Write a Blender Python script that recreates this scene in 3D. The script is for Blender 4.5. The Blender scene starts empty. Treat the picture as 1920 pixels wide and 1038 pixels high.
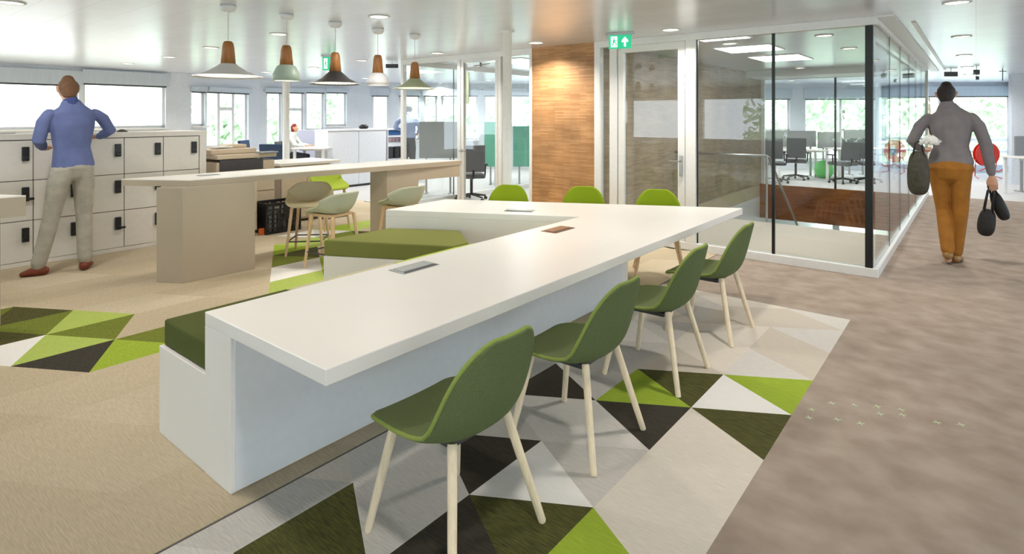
import bpy, math, random
from mathutils import Vector, Matrix
R = random.Random(7)
PI = math.pi
SC = bpy.context.scene
COL = bpy.context.collection

# ------------------------------------------------------------------ camera, sky, exposure
EYE = 1.6                                   # eye height
YAW = math.atan2(870, 1080)                 # the corridor direction is world +Y
CEIL = 2.594
cam_d = bpy.data.cameras.new('camera')
cam = bpy.data.objects.new('camera', cam_d); COL.objects.link(cam)
cam.location = (0, 0, EYE); cam.rotation_euler = (PI/2, 0, YAW)
cam_d.sensor_width = 36; cam_d.lens = 20.25; cam_d.shift_y = -301/1920
cam_d.clip_start = .05; cam_d.clip_end = 300
SC.camera = cam
world = bpy.data.worlds.new('daylight'); SC.world = world; world.use_nodes = True
bg = world.node_tree.nodes['Background']
bg.inputs[0].default_value = (.80, .90, 1, 1); bg.inputs[1].default_value = 6.0
sun_d = bpy.data.lights.new('sun', 'SUN'); sun = bpy.data.objects.new('sun', sun_d); COL.objects.link(sun)
sun_d.energy = 2.2; sun_d.angle = .4; sun.rotation_euler = (math.radians(50), 0, math.radians(30))
SC.view_settings.view_transform = 'Standard'; SC.view_settings.look = 'None'
SC.view_settings.gamma = 1; SC.view_settings.exposure = 0.15; SC.view_settings.use_curve_mapping = False
SC.cycles.transparent_max_bounces = 40
SC.cycles.max_bounces = 8; SC.cycles.diffuse_bounces = 5; SC.cycles.glossy_bounces = 4
SC.cycles.sample_clamp_indirect = 6
SC.cycles.caustics_reflective = False; SC.cycles.caustics_refractive = False

# ------------------------------------------------------------------ measuring helpers (lens 1080 px, horizon row 218)
CA, SA = math.cos(YAW), math.sin(YAW)
def wd(cx, cy): return (cx*CA-cy*SA, cx*SA+cy*CA)
def gp(x, y, z=0.):                          # where the ray through (x, y) meets height z
    d = 1080*(EYE-z)/(y-218); a = wd((x-960)/1080*d, d); return (a[0], a[1], z)
def dp(x, d): return wd((x-960)/1080*d, d)   # a plan point at depth d
def zz(y, d): return EYE-(y-218)/1080*d      # height seen at row y, depth d
def hit(x, y, P, Q):                         # on the vertical plane through plan points P, Q
    dx, dy = wd((x-960)/1080, 1); n = (-(Q[1]-P[1]), Q[0]-P[0])
    t = (P[0]*n[0]+P[1]*n[1])/(dx*n[0]+dy*n[1]); return (dx*t, dy*t, EYE-(y-218)/1080*t)

# ------------------------------------------------------------------ materials
def lin(c): return tuple(((v/255)/12.92 if v/255 <= .04045 else ((v/255+.055)/1.055)**2.4) for v in c)+(1,)
MATS = {}
def mat(name, rgb, rough=.5, metal=0, noise=0, nscale=(20, 20, 20), rot=0, bump=0, rgb2=None, spec=.5, emit=0, alpha=None, detail=3):
    m = bpy.data.materials.new(name); m.use_nodes = True; nt = m.node_tree; b = nt.nodes['Principled BSDF']
    c = lin(rgb); b.inputs['Base Color'].default_value = c
    b.inputs['Roughness'].default_value = rough; b.inputs['Metallic'].default_value = metal
    b.inputs['Specular IOR Level'].default_value = spec
    if emit:
        b.inputs['Emission Color'].default_value = c; b.inputs['Emission Strength'].default_value = emit
    tc = nt.nodes.new('ShaderNodeTexCoord'); mp = nt.nodes.new('ShaderNodeMapping')
    mp.inputs['Scale'].default_value = nscale; mp.inputs['Rotation'].default_value = (0, 0, rot)
    nz = nt.nodes.new('ShaderNodeTexNoise'); nz.inputs['Scale'].default_value = 1; nz.inputs['Detail'].default_value = detail
    nt.links.new(tc.outputs['Object'], mp.inputs[0]); nt.links.new(mp.outputs[0], nz.inputs['Vector'])
    rp = nt.nodes.new('ShaderNodeMapRange'); rp.inputs[1].default_value = .3; rp.inputs[2].default_value = .7
    nt.links.new(nz.outputs[0], rp.inputs[0])
    mx = nt.nodes.new('ShaderNodeMix'); mx.data_type = 'RGBA'
    k = noise
    mx.inputs[6].default_value = lin(rgb2) if rgb2 else tuple(v*(1-k) for v in c[:3])+(1,)
    mx.inputs[7].default_value = c if rgb2 else tuple(min(1, v*(1+k)) for v in c[:3])+(1,)
    nt.links.new(rp.outputs[0], mx.inputs[0]); nt.links.new(mx.outputs[2], b.inputs['Base Color'])
    if bump:
        bp = nt.nodes.new('ShaderNodeBump'); bp.inputs['Strength'].default_value = bump; bp.inputs['Distance'].default_value = .01
        nt.links.new(nz.outputs[0], bp.inputs['Height']); nt.links.new(bp.outputs[0], b.inputs['Normal'])
    MATS[name] = m; return m
def glass_mat(name, tint, refl=1.0, ior=1.5):
    m = bpy.data.materials.new(name); m.use_nodes = True; nt = m.node_tree; nt.nodes.clear()
    o = nt.nodes.new('ShaderNodeOutputMaterial'); t = nt.nodes.new('ShaderNodeBsdfTransparent'); g = nt.nodes.new('ShaderNodeBsdfGlossy')
    g.inputs['Roughness'].default_value = .0; t.inputs[0].default_value = tint+(1,)
    lw = nt.nodes.new('ShaderNodeLayerWeight'); lw.inputs[0].default_value = .5
    pw = nt.nodes.new('ShaderNodeMath'); pw.operation = 'POWER'; pw.inputs[1].default_value = 4.5; nt.links.new(lw.outputs['Facing'], pw.inputs[0])
    ml = nt.nodes.new('ShaderNodeMath'); ml.operation = 'MULTIPLY_ADD'; ml.inputs[1].default_value = .8*refl; ml.inputs[2].default_value = .035*refl
    mx = nt.nodes.new('ShaderNodeMixShader'); nt.links.new(pw.outputs[0], ml.inputs[0]); nt.links.new(ml.outputs[0], mx.inputs[0])
    nt.links.new(t.outputs[0], mx.inputs[1]); nt.links.new(g.outputs[0], mx.inputs[2]); nt.links.new(mx.outputs[0], o.inputs[0])
    MATS[name] = m; return m
def brick_mat(name, c1, c2, mortar, bw, bh, rough=.6, msize=.004, offset=.37, vertical=True, bump=.3, metal=0, spec=.5, nz_amt=.25):
    m = bpy.data.materials.new(name); m.use_nodes = True; nt = m.node_tree; b = nt.nodes['Principled BSDF']
    tc = nt.nodes.new('ShaderNodeTexCoord'); sp = nt.nodes.new('ShaderNodeSeparateXYZ'); cb = nt.nodes.new('ShaderNodeCombineXYZ')
    nt.links.new(tc.outputs['Object'], sp.inputs[0])
    if vertical:
        ad = nt.nodes.new('ShaderNodeMath'); ad.operation = 'ADD'
        nt.links.new(sp.outputs[0], ad.inputs[0]); nt.links.new(sp.outputs[1], ad.inputs[1])
        nt.links.new(ad.outputs[0], cb.inputs[0]); nt.links.new(sp.outputs[2], cb.inputs[1])
    else:
        nt.links.new(sp.outputs[0], cb.inputs[0]); nt.links.new(sp.outputs[1], cb.inputs[1])
    br = nt.nodes.new('ShaderNodeTexBrick'); br.inputs['Scale'].default_value = 1
    br.inputs['Brick Width'].default_value = bw; br.inputs['Row Height'].default_value = bh
    br.inputs['Mortar Size'].default_value = msize; br.offset = offset; br.inputs['Mortar Smooth'].default_value = .3
    br.inputs['Color1'].default_value = lin(c1); br.inputs['Color2'].default_value = lin(c2); br.inputs['Mortar'].default_value = lin(mortar)
    nt.links.new(cb.outputs[0], br.inputs[0])
    n2 = nt.nodes.new('ShaderNodeTexNoise'); n2.inputs['Scale'].default_value = 2.5; nt.links.new(tc.outputs['Object'], n2.inputs['Vector'])
    rr = nt.nodes.new('ShaderNodeMapRange'); rr.inputs[1].default_value = .3; rr.inputs[2].default_value = .7; rr.inputs[3].default_value = 1-nz_amt; rr.inputs[4].default_value = 1+nz_amt
    nt.links.new(n2.outputs[0], rr.inputs[0])
    vm = nt.nodes.new('ShaderNodeVectorMath'); vm.operation = 'SCALE'
    nt.links.new(br.outputs['Color'], vm.inputs[0]); nt.links.new(rr.outputs[0], vm.inputs['Scale'])
    nt.links.new(vm.outputs[0], b.inputs['Base Color'])
    b.inputs['Roughness'].default_value = rough; b.inputs['Metallic'].default_value = metal; b.inputs['Specular IOR Level'].default_value = spec
    if bump:
        bp = nt.nodes.new('ShaderNodeBump'); bp.inputs['Strength'].default_value = bump; bp.inputs['Distance'].default_value = .004; bp.invert = True
        nt.links.new(br.outputs['Fac'], bp.inputs['Height']); nt.links.new(bp.outputs[0], b.inputs['Normal'])
    MATS[name] = m; return m

M = MATS
mat('laminate_white', (236, 233, 228), .35, noise=.02, nscale=(1.5, 1.5, 1.5))
mat('paint_white', (228, 230, 232), .5, noise=.02)
mat('frame_white', (232, 232, 230), .4, noise=.02)
mat('wall_paint', (222, 227, 234), .6, noise=.03)
mat('blind_grey', (198, 208, 218), .7, noise=.05, nscale=(40, 40, 2))
mat('beige_panel', (178, 165, 145), .5, noise=.03, nscale=(3, 3, 3))
mat('locker_white', (226, 222, 214), .45, noise=.02)
mat('gap_dark', (95, 92, 90), .8, noise=.1)
mat('black_plastic', (24, 24, 26), .4, noise=.1)
mat('black_frame', (14, 15, 17), .35, noise=.1)
mat('steel', (170, 170, 168), .3, metal=.9, noise=.05)
mat('bronze', (140, 105, 78), .35, metal=.6, noise=.1)
mat('wood_oak', (222, 190, 150), .5, noise=.12, nscale=(60, 60, 4), bump=.1)
mat('wood_pale', (234, 216, 186), .5, noise=.08, nscale=(60, 60, 4), bump=.1)
mat('wood_walnut', (165, 110, 58), .45, noise=.18, nscale=(50, 50, 5), bump=.1)
mat('wool_green', (100, 112, 74), .95, noise=.16, nscale=(260, 260, 260), bump=.5, spec=.2, detail=2)
mat('wool_green_edge', (135, 152, 78), .95, noise=.12, nscale=(260, 260, 260), bump=.3, spec=.2)
mat('felt_olive', (86, 94, 48), .95, noise=.12, nscale=(300, 300, 300), bump=.4, spec=.2)
mat('felt_moss', (130, 134, 74), .95, noise=.1, nscale=(300, 300, 300), bump=.4, spec=.2)
mat('felt_beige', (206, 200, 168), .95, noise=.08, nscale=(300, 300, 300), spec=.2)
mat('felt_lime', (176, 196, 74), .95, noise=.08, nscale=(300, 300, 300), spec=.2)
mat('wool_lime', (148, 172, 36), .9, noise=.1, nscale=(260, 260, 260), bump=.4, spec=.2)
mat('wool_sage', (192, 194, 172), .9, noise=.1, nscale=(260, 260, 260), bump=.4, spec=.2)
mat('wool_sand', (226, 214, 178), .9, noise=.1, nscale=(260, 260, 260), bump=.4, spec=.2)
mat('lamp_white', (226, 226, 228), .4, noise=.02)
mat('lamp_mint', (178, 196, 180), .4, noise=.02)
mat('lamp_black', (32, 31, 33), .35, noise=.05)
mat('lamp_sage', (160, 172, 140), .4, noise=.02)
mat('lamp_glow', (255, 246, 230), .5, emit=1.6)
mat('light_warm', (255, 244, 226), .5, emit=5)
mat('light_panel', (245, 250, 255), .5, emit=3.2)
mat('cord_white', (205, 208, 212), .5)
mat('grey_fabric', (150, 153, 156), .9, noise=.08, nscale=(120, 120, 120))
mat('blue_fabric', (48, 66, 98), .9, noise=.1, nscale=(120, 120, 120))
mat('chair_grey', (92, 94, 98), .9, noise=.1, nscale=(120, 120, 120))
mat('screen_lilac', (190, 194, 214), .9, noise=.05, nscale=(100, 100, 100))
mat('screen_teal', (92, 168, 148), .9, noise=.08, nscale=(100, 100, 100))
mat('copier_beige', (200, 184, 160), .5, noise=.03)
mat('charcoal', (66, 66, 68), .6, noise=.08)
mat('paper', (236, 236, 232), .8, noise=.03)
mat('blue_box', (52, 104, 160), .6, noise=.08)
mat('orange', (220, 110, 50), .6, noise=.05)
mat('pink_paper', (205, 180, 185), .8, noise=.2, nscale=(30, 30, 60))
mat('sign_green', (40, 178, 130), .5, emit=.75)
mat('sign_white', (244, 255, 250), .5, emit=.9)
mat('hose_red', (205, 45, 25), .4, noise=.08)
mat('hose_blue', (60, 120, 160), .4, noise=.08)
mat('ball_green', (90, 210, 100), .5, noise=.05)
mat('skin', (214, 164, 136), .55, noise=.05, spec=.4)
mat('skin_arm', (200, 140, 110), .55, noise=.05, spec=.4)
mat('hair_brown', (118, 84, 58), .7, noise=.3, nscale=(140, 140, 30), bump=.6)
mat('hair_dark', (38, 26, 22), .6, noise=.4, nscale=(140, 140, 30), bump=.6)
mat('hair_red', (140, 32, 24), .6, noise=.3, nscale=(140, 140, 30), bump=.6)
mat('hair_grey', (84, 88, 84), .7, noise=.3, nscale=(140, 140, 30), bump=.6)
mat('knit_blue', (100, 112, 158), .9, noise=.1, nscale=(9, 9, 9), bump=.5)
mat('shirt_collar', (62, 76, 130), .9, noise=.1, nscale=(60, 60, 60))
mat('chino_grey', (176, 172, 160), .9, noise=.12, nscale=(10, 10, 14), bump=.6)
mat('leather_brown', (120, 52, 30), .5, noise=.15, nscale=(30, 30, 30))
mat('leather_tan', (150, 112, 60), .5, noise=.15, nscale=(30, 30, 30))
mat('knit_grey', (128, 122, 124), .9, noise=.1, nscale=(9, 9, 9), bump=.5)
mat('chino_ochre', (160, 104, 32), .85, noise=.14, nscale=(10, 10, 10), bump=.6)
mat('bag_black', (30, 28, 26), .6, noise=.3, nscale=(25, 25, 25), bump=.5)
mat('bag_olive', (64, 60, 46), .6, noise=.3, nscale=(25, 25, 25), bump=.5)
mat('shirt_white', (222, 224, 222), .9, noise=.06, nscale=(10, 10, 10))
mat('shirt_pale_blue', (150, 165, 200), .9, noise=.12, nscale=(7, 7, 7))
mat('trouser_dark', (60, 66, 74), .9, noise=.12, nscale=(10, 10, 10))
mat('foliage', (206, 222, 196), .8, noise=.2, nscale=(2, 2, 2))
mat('bark', (110, 96, 80), .9, noise=.2)
mat('outside_ground', (200, 205, 190), .9, noise=.1, nscale=(.3, .3, .3))
mat('far_brick', (226, 218, 210), .9, noise=.04)
# carpet tiles
def tile(name, rgb, k=.1, rot=0.5, rgb2=None): return mat(name, rgb, .95, noise=k, nscale=(16, 150, 1), rot=rot, bump=.35, spec=.15, rgb2=rgb2, detail=4)
tile('tile_beige_a', (192, 178, 153), .12, .52); tile('tile_beige_b', (186, 172, 147), .12, -.52); tile('tile_beige_c', (197, 184, 160), .11, 1.57)
tile('tile_grey_a', (196, 192, 186), .1, .52); tile('tile_grey_b', (208, 204, 198), .08, -.3); tile('tile_grey_c', (214, 206, 194), .06, 1.57)
tile('tile_greige', (200, 191, 178), .06, 1.0); tile('tile_white', (232, 230, 226), .03); tile('tile_char', (62, 58, 50), .25); tile('tile_dark', (94, 94, 46), .3, 1.2, rgb2=(60, 60, 40))
tile('tile_olive', (112, 122, 48), .2, 1.2); tile('tile_lime', (152, 174, 58), .12, 1.57); tile('tile_pale_lime', (170, 188, 96), .1, 1.0)
mat('carpet_taupe', (146, 131, 119), .95, nscale=(5, 6, 1), bump=.2, spec=.15, rgb2=(170, 156, 144), detail=8)
mat('carpet_pale', (190, 190, 190), .95, noise=.05, nscale=(30, 30, 1), spec=.15)
glass_mat('glass_clear', (.97, .985, .98)); glass_mat('glass_tint', (.91, .925, .91), 1.15)
glass_mat('glass_window', (.97, .985, .99), .5)
brick_mat('brick_strip', (190, 146, 100), (164, 120, 74), (132, 92, 60), .26, .021, .6, .0016, .43)
brick_mat('brick_stair', (164, 146, 122), (140, 122, 100), (150, 136, 116), .26, .021, .7, .0016, .43, nz_amt=.12)
brick_mat('brick_band', (170, 104, 52), (146, 84, 40), (110, 66, 36), .26, .021, .6, .0016, .43, nz_amt=.3)
brick_mat('ceiling_metal', (230, 233, 240), (227, 230, 237), (205, 208, 214), 2.63, .33, .26, .003, .0, False, 0, .3, .8, .02)

# ------------------------------------------------------------------ mesh builder
class MB:
    def __init__(s): s.v = []; s.f = []; s.m = []; s.mi = 0
    def add(s, vs, fs):
        n = len(s.v); s.v += [tuple(p) for p in vs]
        s.f += [tuple(n+i for i in f) for f in fs]; s.m += [s.mi]*len(fs); return s
    def box(s, c, d, rz=0):
        cx, cy, cz = c; a, b, h = d[0]/2, d[1]/2, d[2]/2; k, q = math.cos(rz), math.sin(rz)
        vs = [(cx+x*k-y*q, cy+x*q+y*k, cz+z) for z in (-h, h) for x, y in ((-a, -b), (a, -b), (a, b), (-a, b))]
        return s.add(vs, [(3, 2, 1, 0), (4, 5, 6, 7), (0, 1, 5, 4), (1, 2, 6, 5), (2, 3, 7, 6), (3, 0, 4, 7)])
    def bb(s, x0, y0, z0, x1, y1, z1):      # successive members are let in a fraction of a millimetre, so no two faces coincide
        a, b, c = abs(x1-x0), abs(y1-y0), abs(z1-z0); e = 0 if (a > 3 and b > 3) else .0008*((len(s.v)//8) % 7)
        return s.box(((x0+x1)/2, (y0+y1)/2, (z0+z1)/2), (max(a-e, a*.5), max(b-e, b*.5), max(c-e, c*.5)))
    def prism(s, poly, z0, z1):
        ar = sum(poly[i][0]*poly[(i+1) % len(poly)][1]-poly[(i+1) % len(poly)][0]*poly[i][1] for i in range(len(poly)))
        if ar < 0: poly = poly[::-1]
        n = len(poly); vs = [(p[0], p[1], z0) for p in poly]+[(p[0], p[1], z1) for p in poly]
        return s.add(vs, [tuple(range(n-1, -1, -1)), tuple(range(n, 2*n))]+[(i, (i+1) % n, n+(i+1) % n, n+i) for i in range(n)])
    def wallseg(s, P, Q, z0, z1, t):          # a thick vertical slab between two plan points
        dx, dy = Q[0]-P[0], Q[1]-P[1]; L = math.hypot(dx, dy) or 1; nx, ny = -dy/L*t/2, dx/L*t/2
        return s.prism([(P[0]-nx, P[1]-ny), (Q[0]-nx, Q[1]-ny), (Q[0]+nx, Q[1]+ny), (P[0]+nx, P[1]+ny)], z0, z1)
    def rings(s, rs, cap=True):
        n = len(rs[0]); base = len(s.v); s.v += [tuple(p) for r in rs for p in r]
        F = [(base+i*n+j, base+i*n+(j+1) % n, base+(i+1)*n+(j+1) % n, base+(i+1)*n+j) for i in range(len(rs)-1) for j in range(n)]
        if cap: F += [tuple(base+j for j in range(n-1, -1, -1)), tuple(base+(len(rs)-1)*n+j for j in range(n))]
        s.f += F; s.m += [s.mi]*len(F); return s
    def tube(s, pts, r, n=8, cap=True):
        pts = [Vector(p) for p in pts]; rr = r if isinstance(r, (list, tuple)) else [r]*len(pts); rs = []; up = None
        for i, p in enumerate(pts):
            t = (pts[min(i+1, len(pts)-1)]-pts[max(i-1, 0)]).normalized()
            if up is None: up = Vector((0, 0, 1)) if abs(t.z) < .9 else Vector((1, 0, 0))
            a = (up-t*up.dot(t)).normalized(); b = t.cross(a); up = a
            rs.append([p+(a*math.cos(2*PI*j/n)+b*math.sin(2*PI*j/n))*rr[i] for j in range(n)])
        return s.rings(rs, cap)
    def loft(s, pts, n=14, side=(1, 0, 0)):    # pts (x,y,z,ra,rb): ra along `side`, rb across; ends rounded off
        P = [Vector(p[:3]) for p in pts]; rs = []; sd = Vector(side)
        def ring(c, t, ra, rb):
            a = sd-t*sd.dot(t); a = a.normalized() if a.length > 1e-4 else Vector((0, 1, 0)); b = t.cross(a)
            return [c+a*ra*math.cos(2*PI*j/n)+b*rb*math.sin(2*PI*j/n) for j in range(n)]
        T = [(P[min(i+1, len(P)-1)]-P[max(i-1, 0)]).normalized() for i in range(len(P))]
        for k in (.95, .7): rs.append(ring(P[0]-T[0]*min(pts[0][3:5])*k, T[0], pts[0][3]*math.sqrt(1-k*k), pts[0][4]*math.sqrt(1-k*k)))
        for i, p in enumerate(pts): rs.append(ring(P[i], T[i], p[3], p[4]))
        for k in (.7, .95): rs.append(ring(P[-1]+T[-1]*min(pts[-1][3:5])*k, T[-1], pts[-1][3]*math.sqrt(1-k*k), pts[-1][4]*math.sqrt(1-k*k)))
        return s.rings(rs)
    def lathe(s, prof, c=(0, 0, 0), n=32, cap=False):
        rs = [[(c[0]+r*math.cos(2*PI*j/n), c[1]+r*math.sin(2*PI*j/n), c[2]+z) for j in range(n)] for r, z in prof]
        return s.rings(rs, cap)
    def disc_y(s, c, r, t, n=24, axis=(0, 1, 0)):
        c = Vector(c); a = Vector(axis).normalized(); return s.tube([c-a*t/2, c+a*t/2], r, n)
    def build(s, name, mats, parent=None, smooth=False, bevel=0, subsurf=0, remesh=0, kind=None, solid=0, origin=None):
        me = bpy.data.meshes.new(name)
        vs = s.v if origin is None else [(p[0]-origin[0], p[1]-origin[1], p[2]-origin[2]) for p in s.v]
        me.from_pydata(vs, [], s.f); me.update()
        for m in (mats if isinstance(mats, (list, tuple)) else [mats]): me.materials.append(M[m] if isinstance(m, str) else m)
        if any(s.m): me.polygons.foreach_set('material_index', s.m)
        if smooth: me.polygons.foreach_set('use_smooth', [True]*len(me.polygons))
        o = bpy.data.objects.new(name, me); COL.objects.link(o)
        if origin is not None: o.location = origin
        if parent: o.parent = parent
        if kind: o['kind'] = kind
        if solid:
            q = o.modifiers.new('thickness', 'SOLIDIFY'); q.thickness = solid; q.offset = 0
        if remesh:
            q = o.modifiers.new('remesh', 'REMESH'); q.mode = 'VOXEL'; q.voxel_size = remesh; q.use_smooth_shade = True
            q = o.modifiers.new('smooth', 'SMOOTH'); q.iterations = 5; q.factor = .5
        if bevel:
            q = o.modifiers.new('bevel', 'BEVEL'); q.width = bevel; q.segments = 2; q.limit_method = 'ANGLE'
        if subsurf:
            q = o.modifiers.new('subdivision', 'SUBSURF'); q.levels = subsurf; q.render_levels = subsurf
        return o
def tag(o, label, cat, group=None):
    o['label'] = label; o['category'] = cat
    if group: o['group'] = group
    return o
def thing(name, label, cat, loc=(0, 0, 0), rz=0, group=None):
    o = bpy.data.objects.new(name, None); COL.objects.link(o); o.empty_display_size = .1
    o.location = loc; o.rotation_euler = (0, 0, rz); return tag(o, label, cat, group)
def kids(o): return [c for c in bpy.data.objects if c.parent == o]
def dup(o, loc=None, rz=None, label=None, parent=None):
    c = o.copy(); COL.objects.link(c); c.parent = parent
    if loc is not None: c.location = loc
    if rz is not None: c.rotation_euler = (0, 0, rz)
    if label: c['label'] = label
    for ch in kids(o): dup(ch, parent=c)
    return c
def structure(name, mb, mats, **k): return mb.build(name, mats, kind='structure', **k)

# ------------------------------------------------------------------ floor (with the stair void) and carpets
GX, GY = -.79, 6.74                          # corner of the glazed block
VX0, VX1, VY0, VY1 = -4.0, -.86, 9.2, 14.4   # stair void
f = MB()
for a in ((-18, -7, VX0, 17), (VX1, -7, 6.5, 23), (VX0, -7, VX1, VY0), (VX0, VY1, VX1, 21)): f.bb(a[0], a[1], -.3, a[2], a[3], -.012)
structure('floor', f, 'tile_beige_a')
# triangular carpet tiles: right-hand field (cut at the seam) and left-hand field
def in_poly(p, poly):
    c = False; j = len(poly)-1
    for i in range(len(poly)):
        if (poly[i][1] > p[1]) != (poly[j][1] > p[1]) and p[0] < (poly[j][0]-poly[i][0])*(p[1]-poly[i][1])/(poly[j][1]-poly[i][1])+poly[i][0]: c = not c
        j = i
    return c
def clip(poly, axis, val, keep_less):
    out = []
    for i in range(len(poly)):
        a, b = poly[i-1], poly[i]; ia = (a[axis] <= val) == keep_less; ib = (b[axis] <= val) == keep_less
        if ia != ib:
            t = (val-a[axis])/(b[axis]-a[axis]); out.append((a[0]+(b[0]-a[0])*t, a[1]+(b[1]-a[1])*t))
        if ib: out.append(b)
    return out
def cliprect(poly, x0, x1, y0, y1):
    for ax, v, k in ((0, x1, True), (0, x0, False), (1, y1, True), (1, y0, False)):
        if len(poly) < 3: return []
        poly = clip(poly, ax, v, k)
    return poly if len(poly) >= 3 else []
TM = ['tile_greige', 'tile_grey_a', 'tile_grey_b', 'tile_grey_c', 'tile_white', 'tile_char', 'tile_dark', 'tile_olive', 'tile_lime', 'tile_pale_lime', 'tile_beige_a', 'tile_beige_b', 'tile_beige_c']
ti = {n: i for i, n in enumerate(TM)}
RIGHT = {'A0,0': 'tile_lime', 'B0,0': 'tile_white', 'A0,1': 'tile_dark', 'B0,1': 'tile_grey_c', 'A0,2': 'tile_grey_c', 'B0,2': 'tile_grey_c', 'A0,3': 'tile_grey_c',
         'B0,3': 'tile_lime', 'A1,0': 'tile_dark', 'B1,0': 'tile_lime', 'A1,1': 'tile_char', 'B1,1': 'tile_grey_b', 'A1,2': 'tile_grey_a', 'B1,2': 'tile_white', 'A1,3': 'tile_dark',
         'B1,3': 'tile_char', 'B2,0': 'tile_char', 'A2,0': 'tile_grey_a', 'A2,1': 'tile_grey_b', 'B2,1': 'tile_grey_a', 'A2,2': 'tile_char', 'B2,2': 'tile_grey_b', 'A2,3': 'tile_grey_b', 'B2,3': 'tile_dark',
         'A3,1': 'tile_char', 'B2,-1': 'tile_grey_a', 'B0,4': 'tile_grey_c', 'A0,4': 'tile_lime', 'A1,4': 'tile_grey_b', 'B1,4': 'tile_dark', 'A2,4': 'tile_char', 'B2,4': 'tile_grey_a'}
f = MB()
sx = .4503; sy = .52
for i in range(0, 4):
    for n in range(-6, 14):
        V = lambda a, b: (-.77-sx*a, 3.865-sy*b-sy/2*a)
        for k, tri in (('A', [V(i, n), V(i, n+1), V(i+1, n)]), ('B', [V(i+1, n), V(i+1, n+1), V(i, n+1)])):
            nm = RIGHT.get('%s%d,%d' % (k, i, n))
            if nm is None:
                nm = R.choice(['tile_grey_c', 'tile_greige', 'tile_grey_c']) if i == 0 else R.choice(['tile_grey_a', 'tile_grey_b', 'tile_grey_a', 'tile_grey_c'])
                if n < 0 and i < 2: nm = R.choice(['tile_greige', 'tile_greige', 'tile_grey_c', 'tile_grey_b'])
            p = cliprect(tri, -2.33, -.77, -4, 5.2)
            if p: f.mi = ti[nm]; f.prism(p, -.012, .0)
structure('floor_carpet_tiles', f, TM)
LEFT = {(-5.8, 1.46): 0}
f = MB(); s2 = .4965; h2 = .573
def V2(a, b): return (-5.31+s2*a, 1.145+h2*b+h2/2*a*1.0)     # columns step right, rising half a tile
def key(t): return tuple(sorted((round(p[0], 1), round(p[1], 1)) for p in t))
col = {}
def setc(pts, c): col[(sum(p[0] for p in pts)/3, sum(p[1] for p in pts)/3)] = c
for pts, c in (([(-5.8, 1.46), (-5.31, 1.72), (-5.31, 1.14)], 'tile_pale_lime'), ([(-5.31, 1.72), (-5.31, 1.14), (-4.81, 1.44)], 'tile_olive'),
               ([(-5.31, 1.14), (-4.81, 1.44), (-4.81, .87)], 'tile_pale_lime'), ([(-4.81, 1.44), (-4.81, .87), (-4.31, 1.14)], 'tile_char'),
               ([(-4.81, 1.44), (-4.31, 1.14), (-4.31, 1.71)], 'tile_lime'), ([(-4.81, 1.44), (-4.31, 1.71), (-4.81, 2.01)], 'tile_olive'),
               ([(-5.31, 1.14), (-4.81, .87), (-5.31, .57)], 'tile_white'), ([(-5.8, 1.46), (-5.31, 1.14), (-5.8, .88)], 'tile_olive'),
               ([(-5.8, 1.46), (-5.8, .88), (-6.3, 1.17)], 'tile_dark'), ([(-6.3, 1.17), (-5.8, .88), (-6.3, .6)], 'tile_olive'),
               ([(-5.8, .88), (-5.31, 1.14), (-5.31, .57)], 'tile_dark'), ([(-6.3, 1.17), (-6.3, 1.74), (-5.8, 1.46)], 'tile_beige_a')): setc(pts, c)
GREENS = ['tile_pale_lime', 'tile_white', 'tile_olive', 'tile_lime', 'tile_beige_b', 'tile_pale_lime', 'tile_grey_b', 'tile_dark']
gseq = 0
for a in range(-22, 7):
    for b in range(-24, 40):
        for tri in ([V2(a, b), V2(a, b+1), V2(a+1, b)], [V2(a+1, b), V2(a+1, b+1), V2(a, b+1)]):
            cx = sum(p[0] for p in tri)/3; cy = sum(p[1] for p in tri)/3
            if not (-16 < cx < -2 and -3 < cy < 6.74): continue
            nm = next((c for q, c in col.items() if math.hypot(q[0]-cx, q[1]-cy) < .1), None)
            if nm is None:
                # green band behind the seat, bounded by a tile line
                if cy > 2.80+(-cx-5.08)*.577 and cy < 3.98+(-cx-5.08)*.577+.5 and cx > -7.4 and cx < -3.9 and cx+cy*.0 < -3.9 and cy < 6.2:
                    nm = GREENS[(gseq*5+a) % len(GREENS)]; gseq += 1
                else: nm = 'tile_beige_'+'abcab'[(a*3+b*7+gseq) % 5]
            p = cliprect(tri, -16, -2.345, -3, 6.74)
            if p: f.mi = ti[nm]; f.prism(p, -.012, .0)
structure('floor_beige_tiles', f, TM)
f = MB(); f.bb(-2.345, -4, -.012, -2.33, 6.74, -.004); structure('trim_seam', f, 'gap_dark')
f = MB(); f.bb(-.77, -6, -.012, 6, 14.4, .0); f.bb(-2.33, 5.2, -.012, -.77, GY, .0)
corr = structure('floor_corridor', f, 'carpet_taupe')
f = MB(); f.bb(-3.9, GY, -.012, -.86, VY0, 0); structure('floor_landing', f, 'tile_grey_c')
f = MB(); f.bb(-16, VY1, -.012, 6, 22.5, .0); f.bb(-16, 6.74, -.012, -4.0, VY1, .0); structure('floor_office', f, 'carpet_pale')
# small cross marks woven in the corridor carpet
cm = MB()
for (x, y) in ((1523, 768), (1517, 783), (1560, 756), (1570, 787), (1603, 760), (1614, 794), (1645, 762), (1690, 768), (1650, 776), (1692, 778), (1757, 792), (1802, 796)):
    p = gp(x, y)
    for a in (.5, 2.1): cm.box((p[0], p[1], .0012), (.038, .006, .002), a)
mat('mark_green', (196, 206, 176), .9, noise=.05)
o = cm.build('carpet_marks', 'mark_green', corr); o['label'] = 'small pale green cross marks on the taupe carpet'

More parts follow.
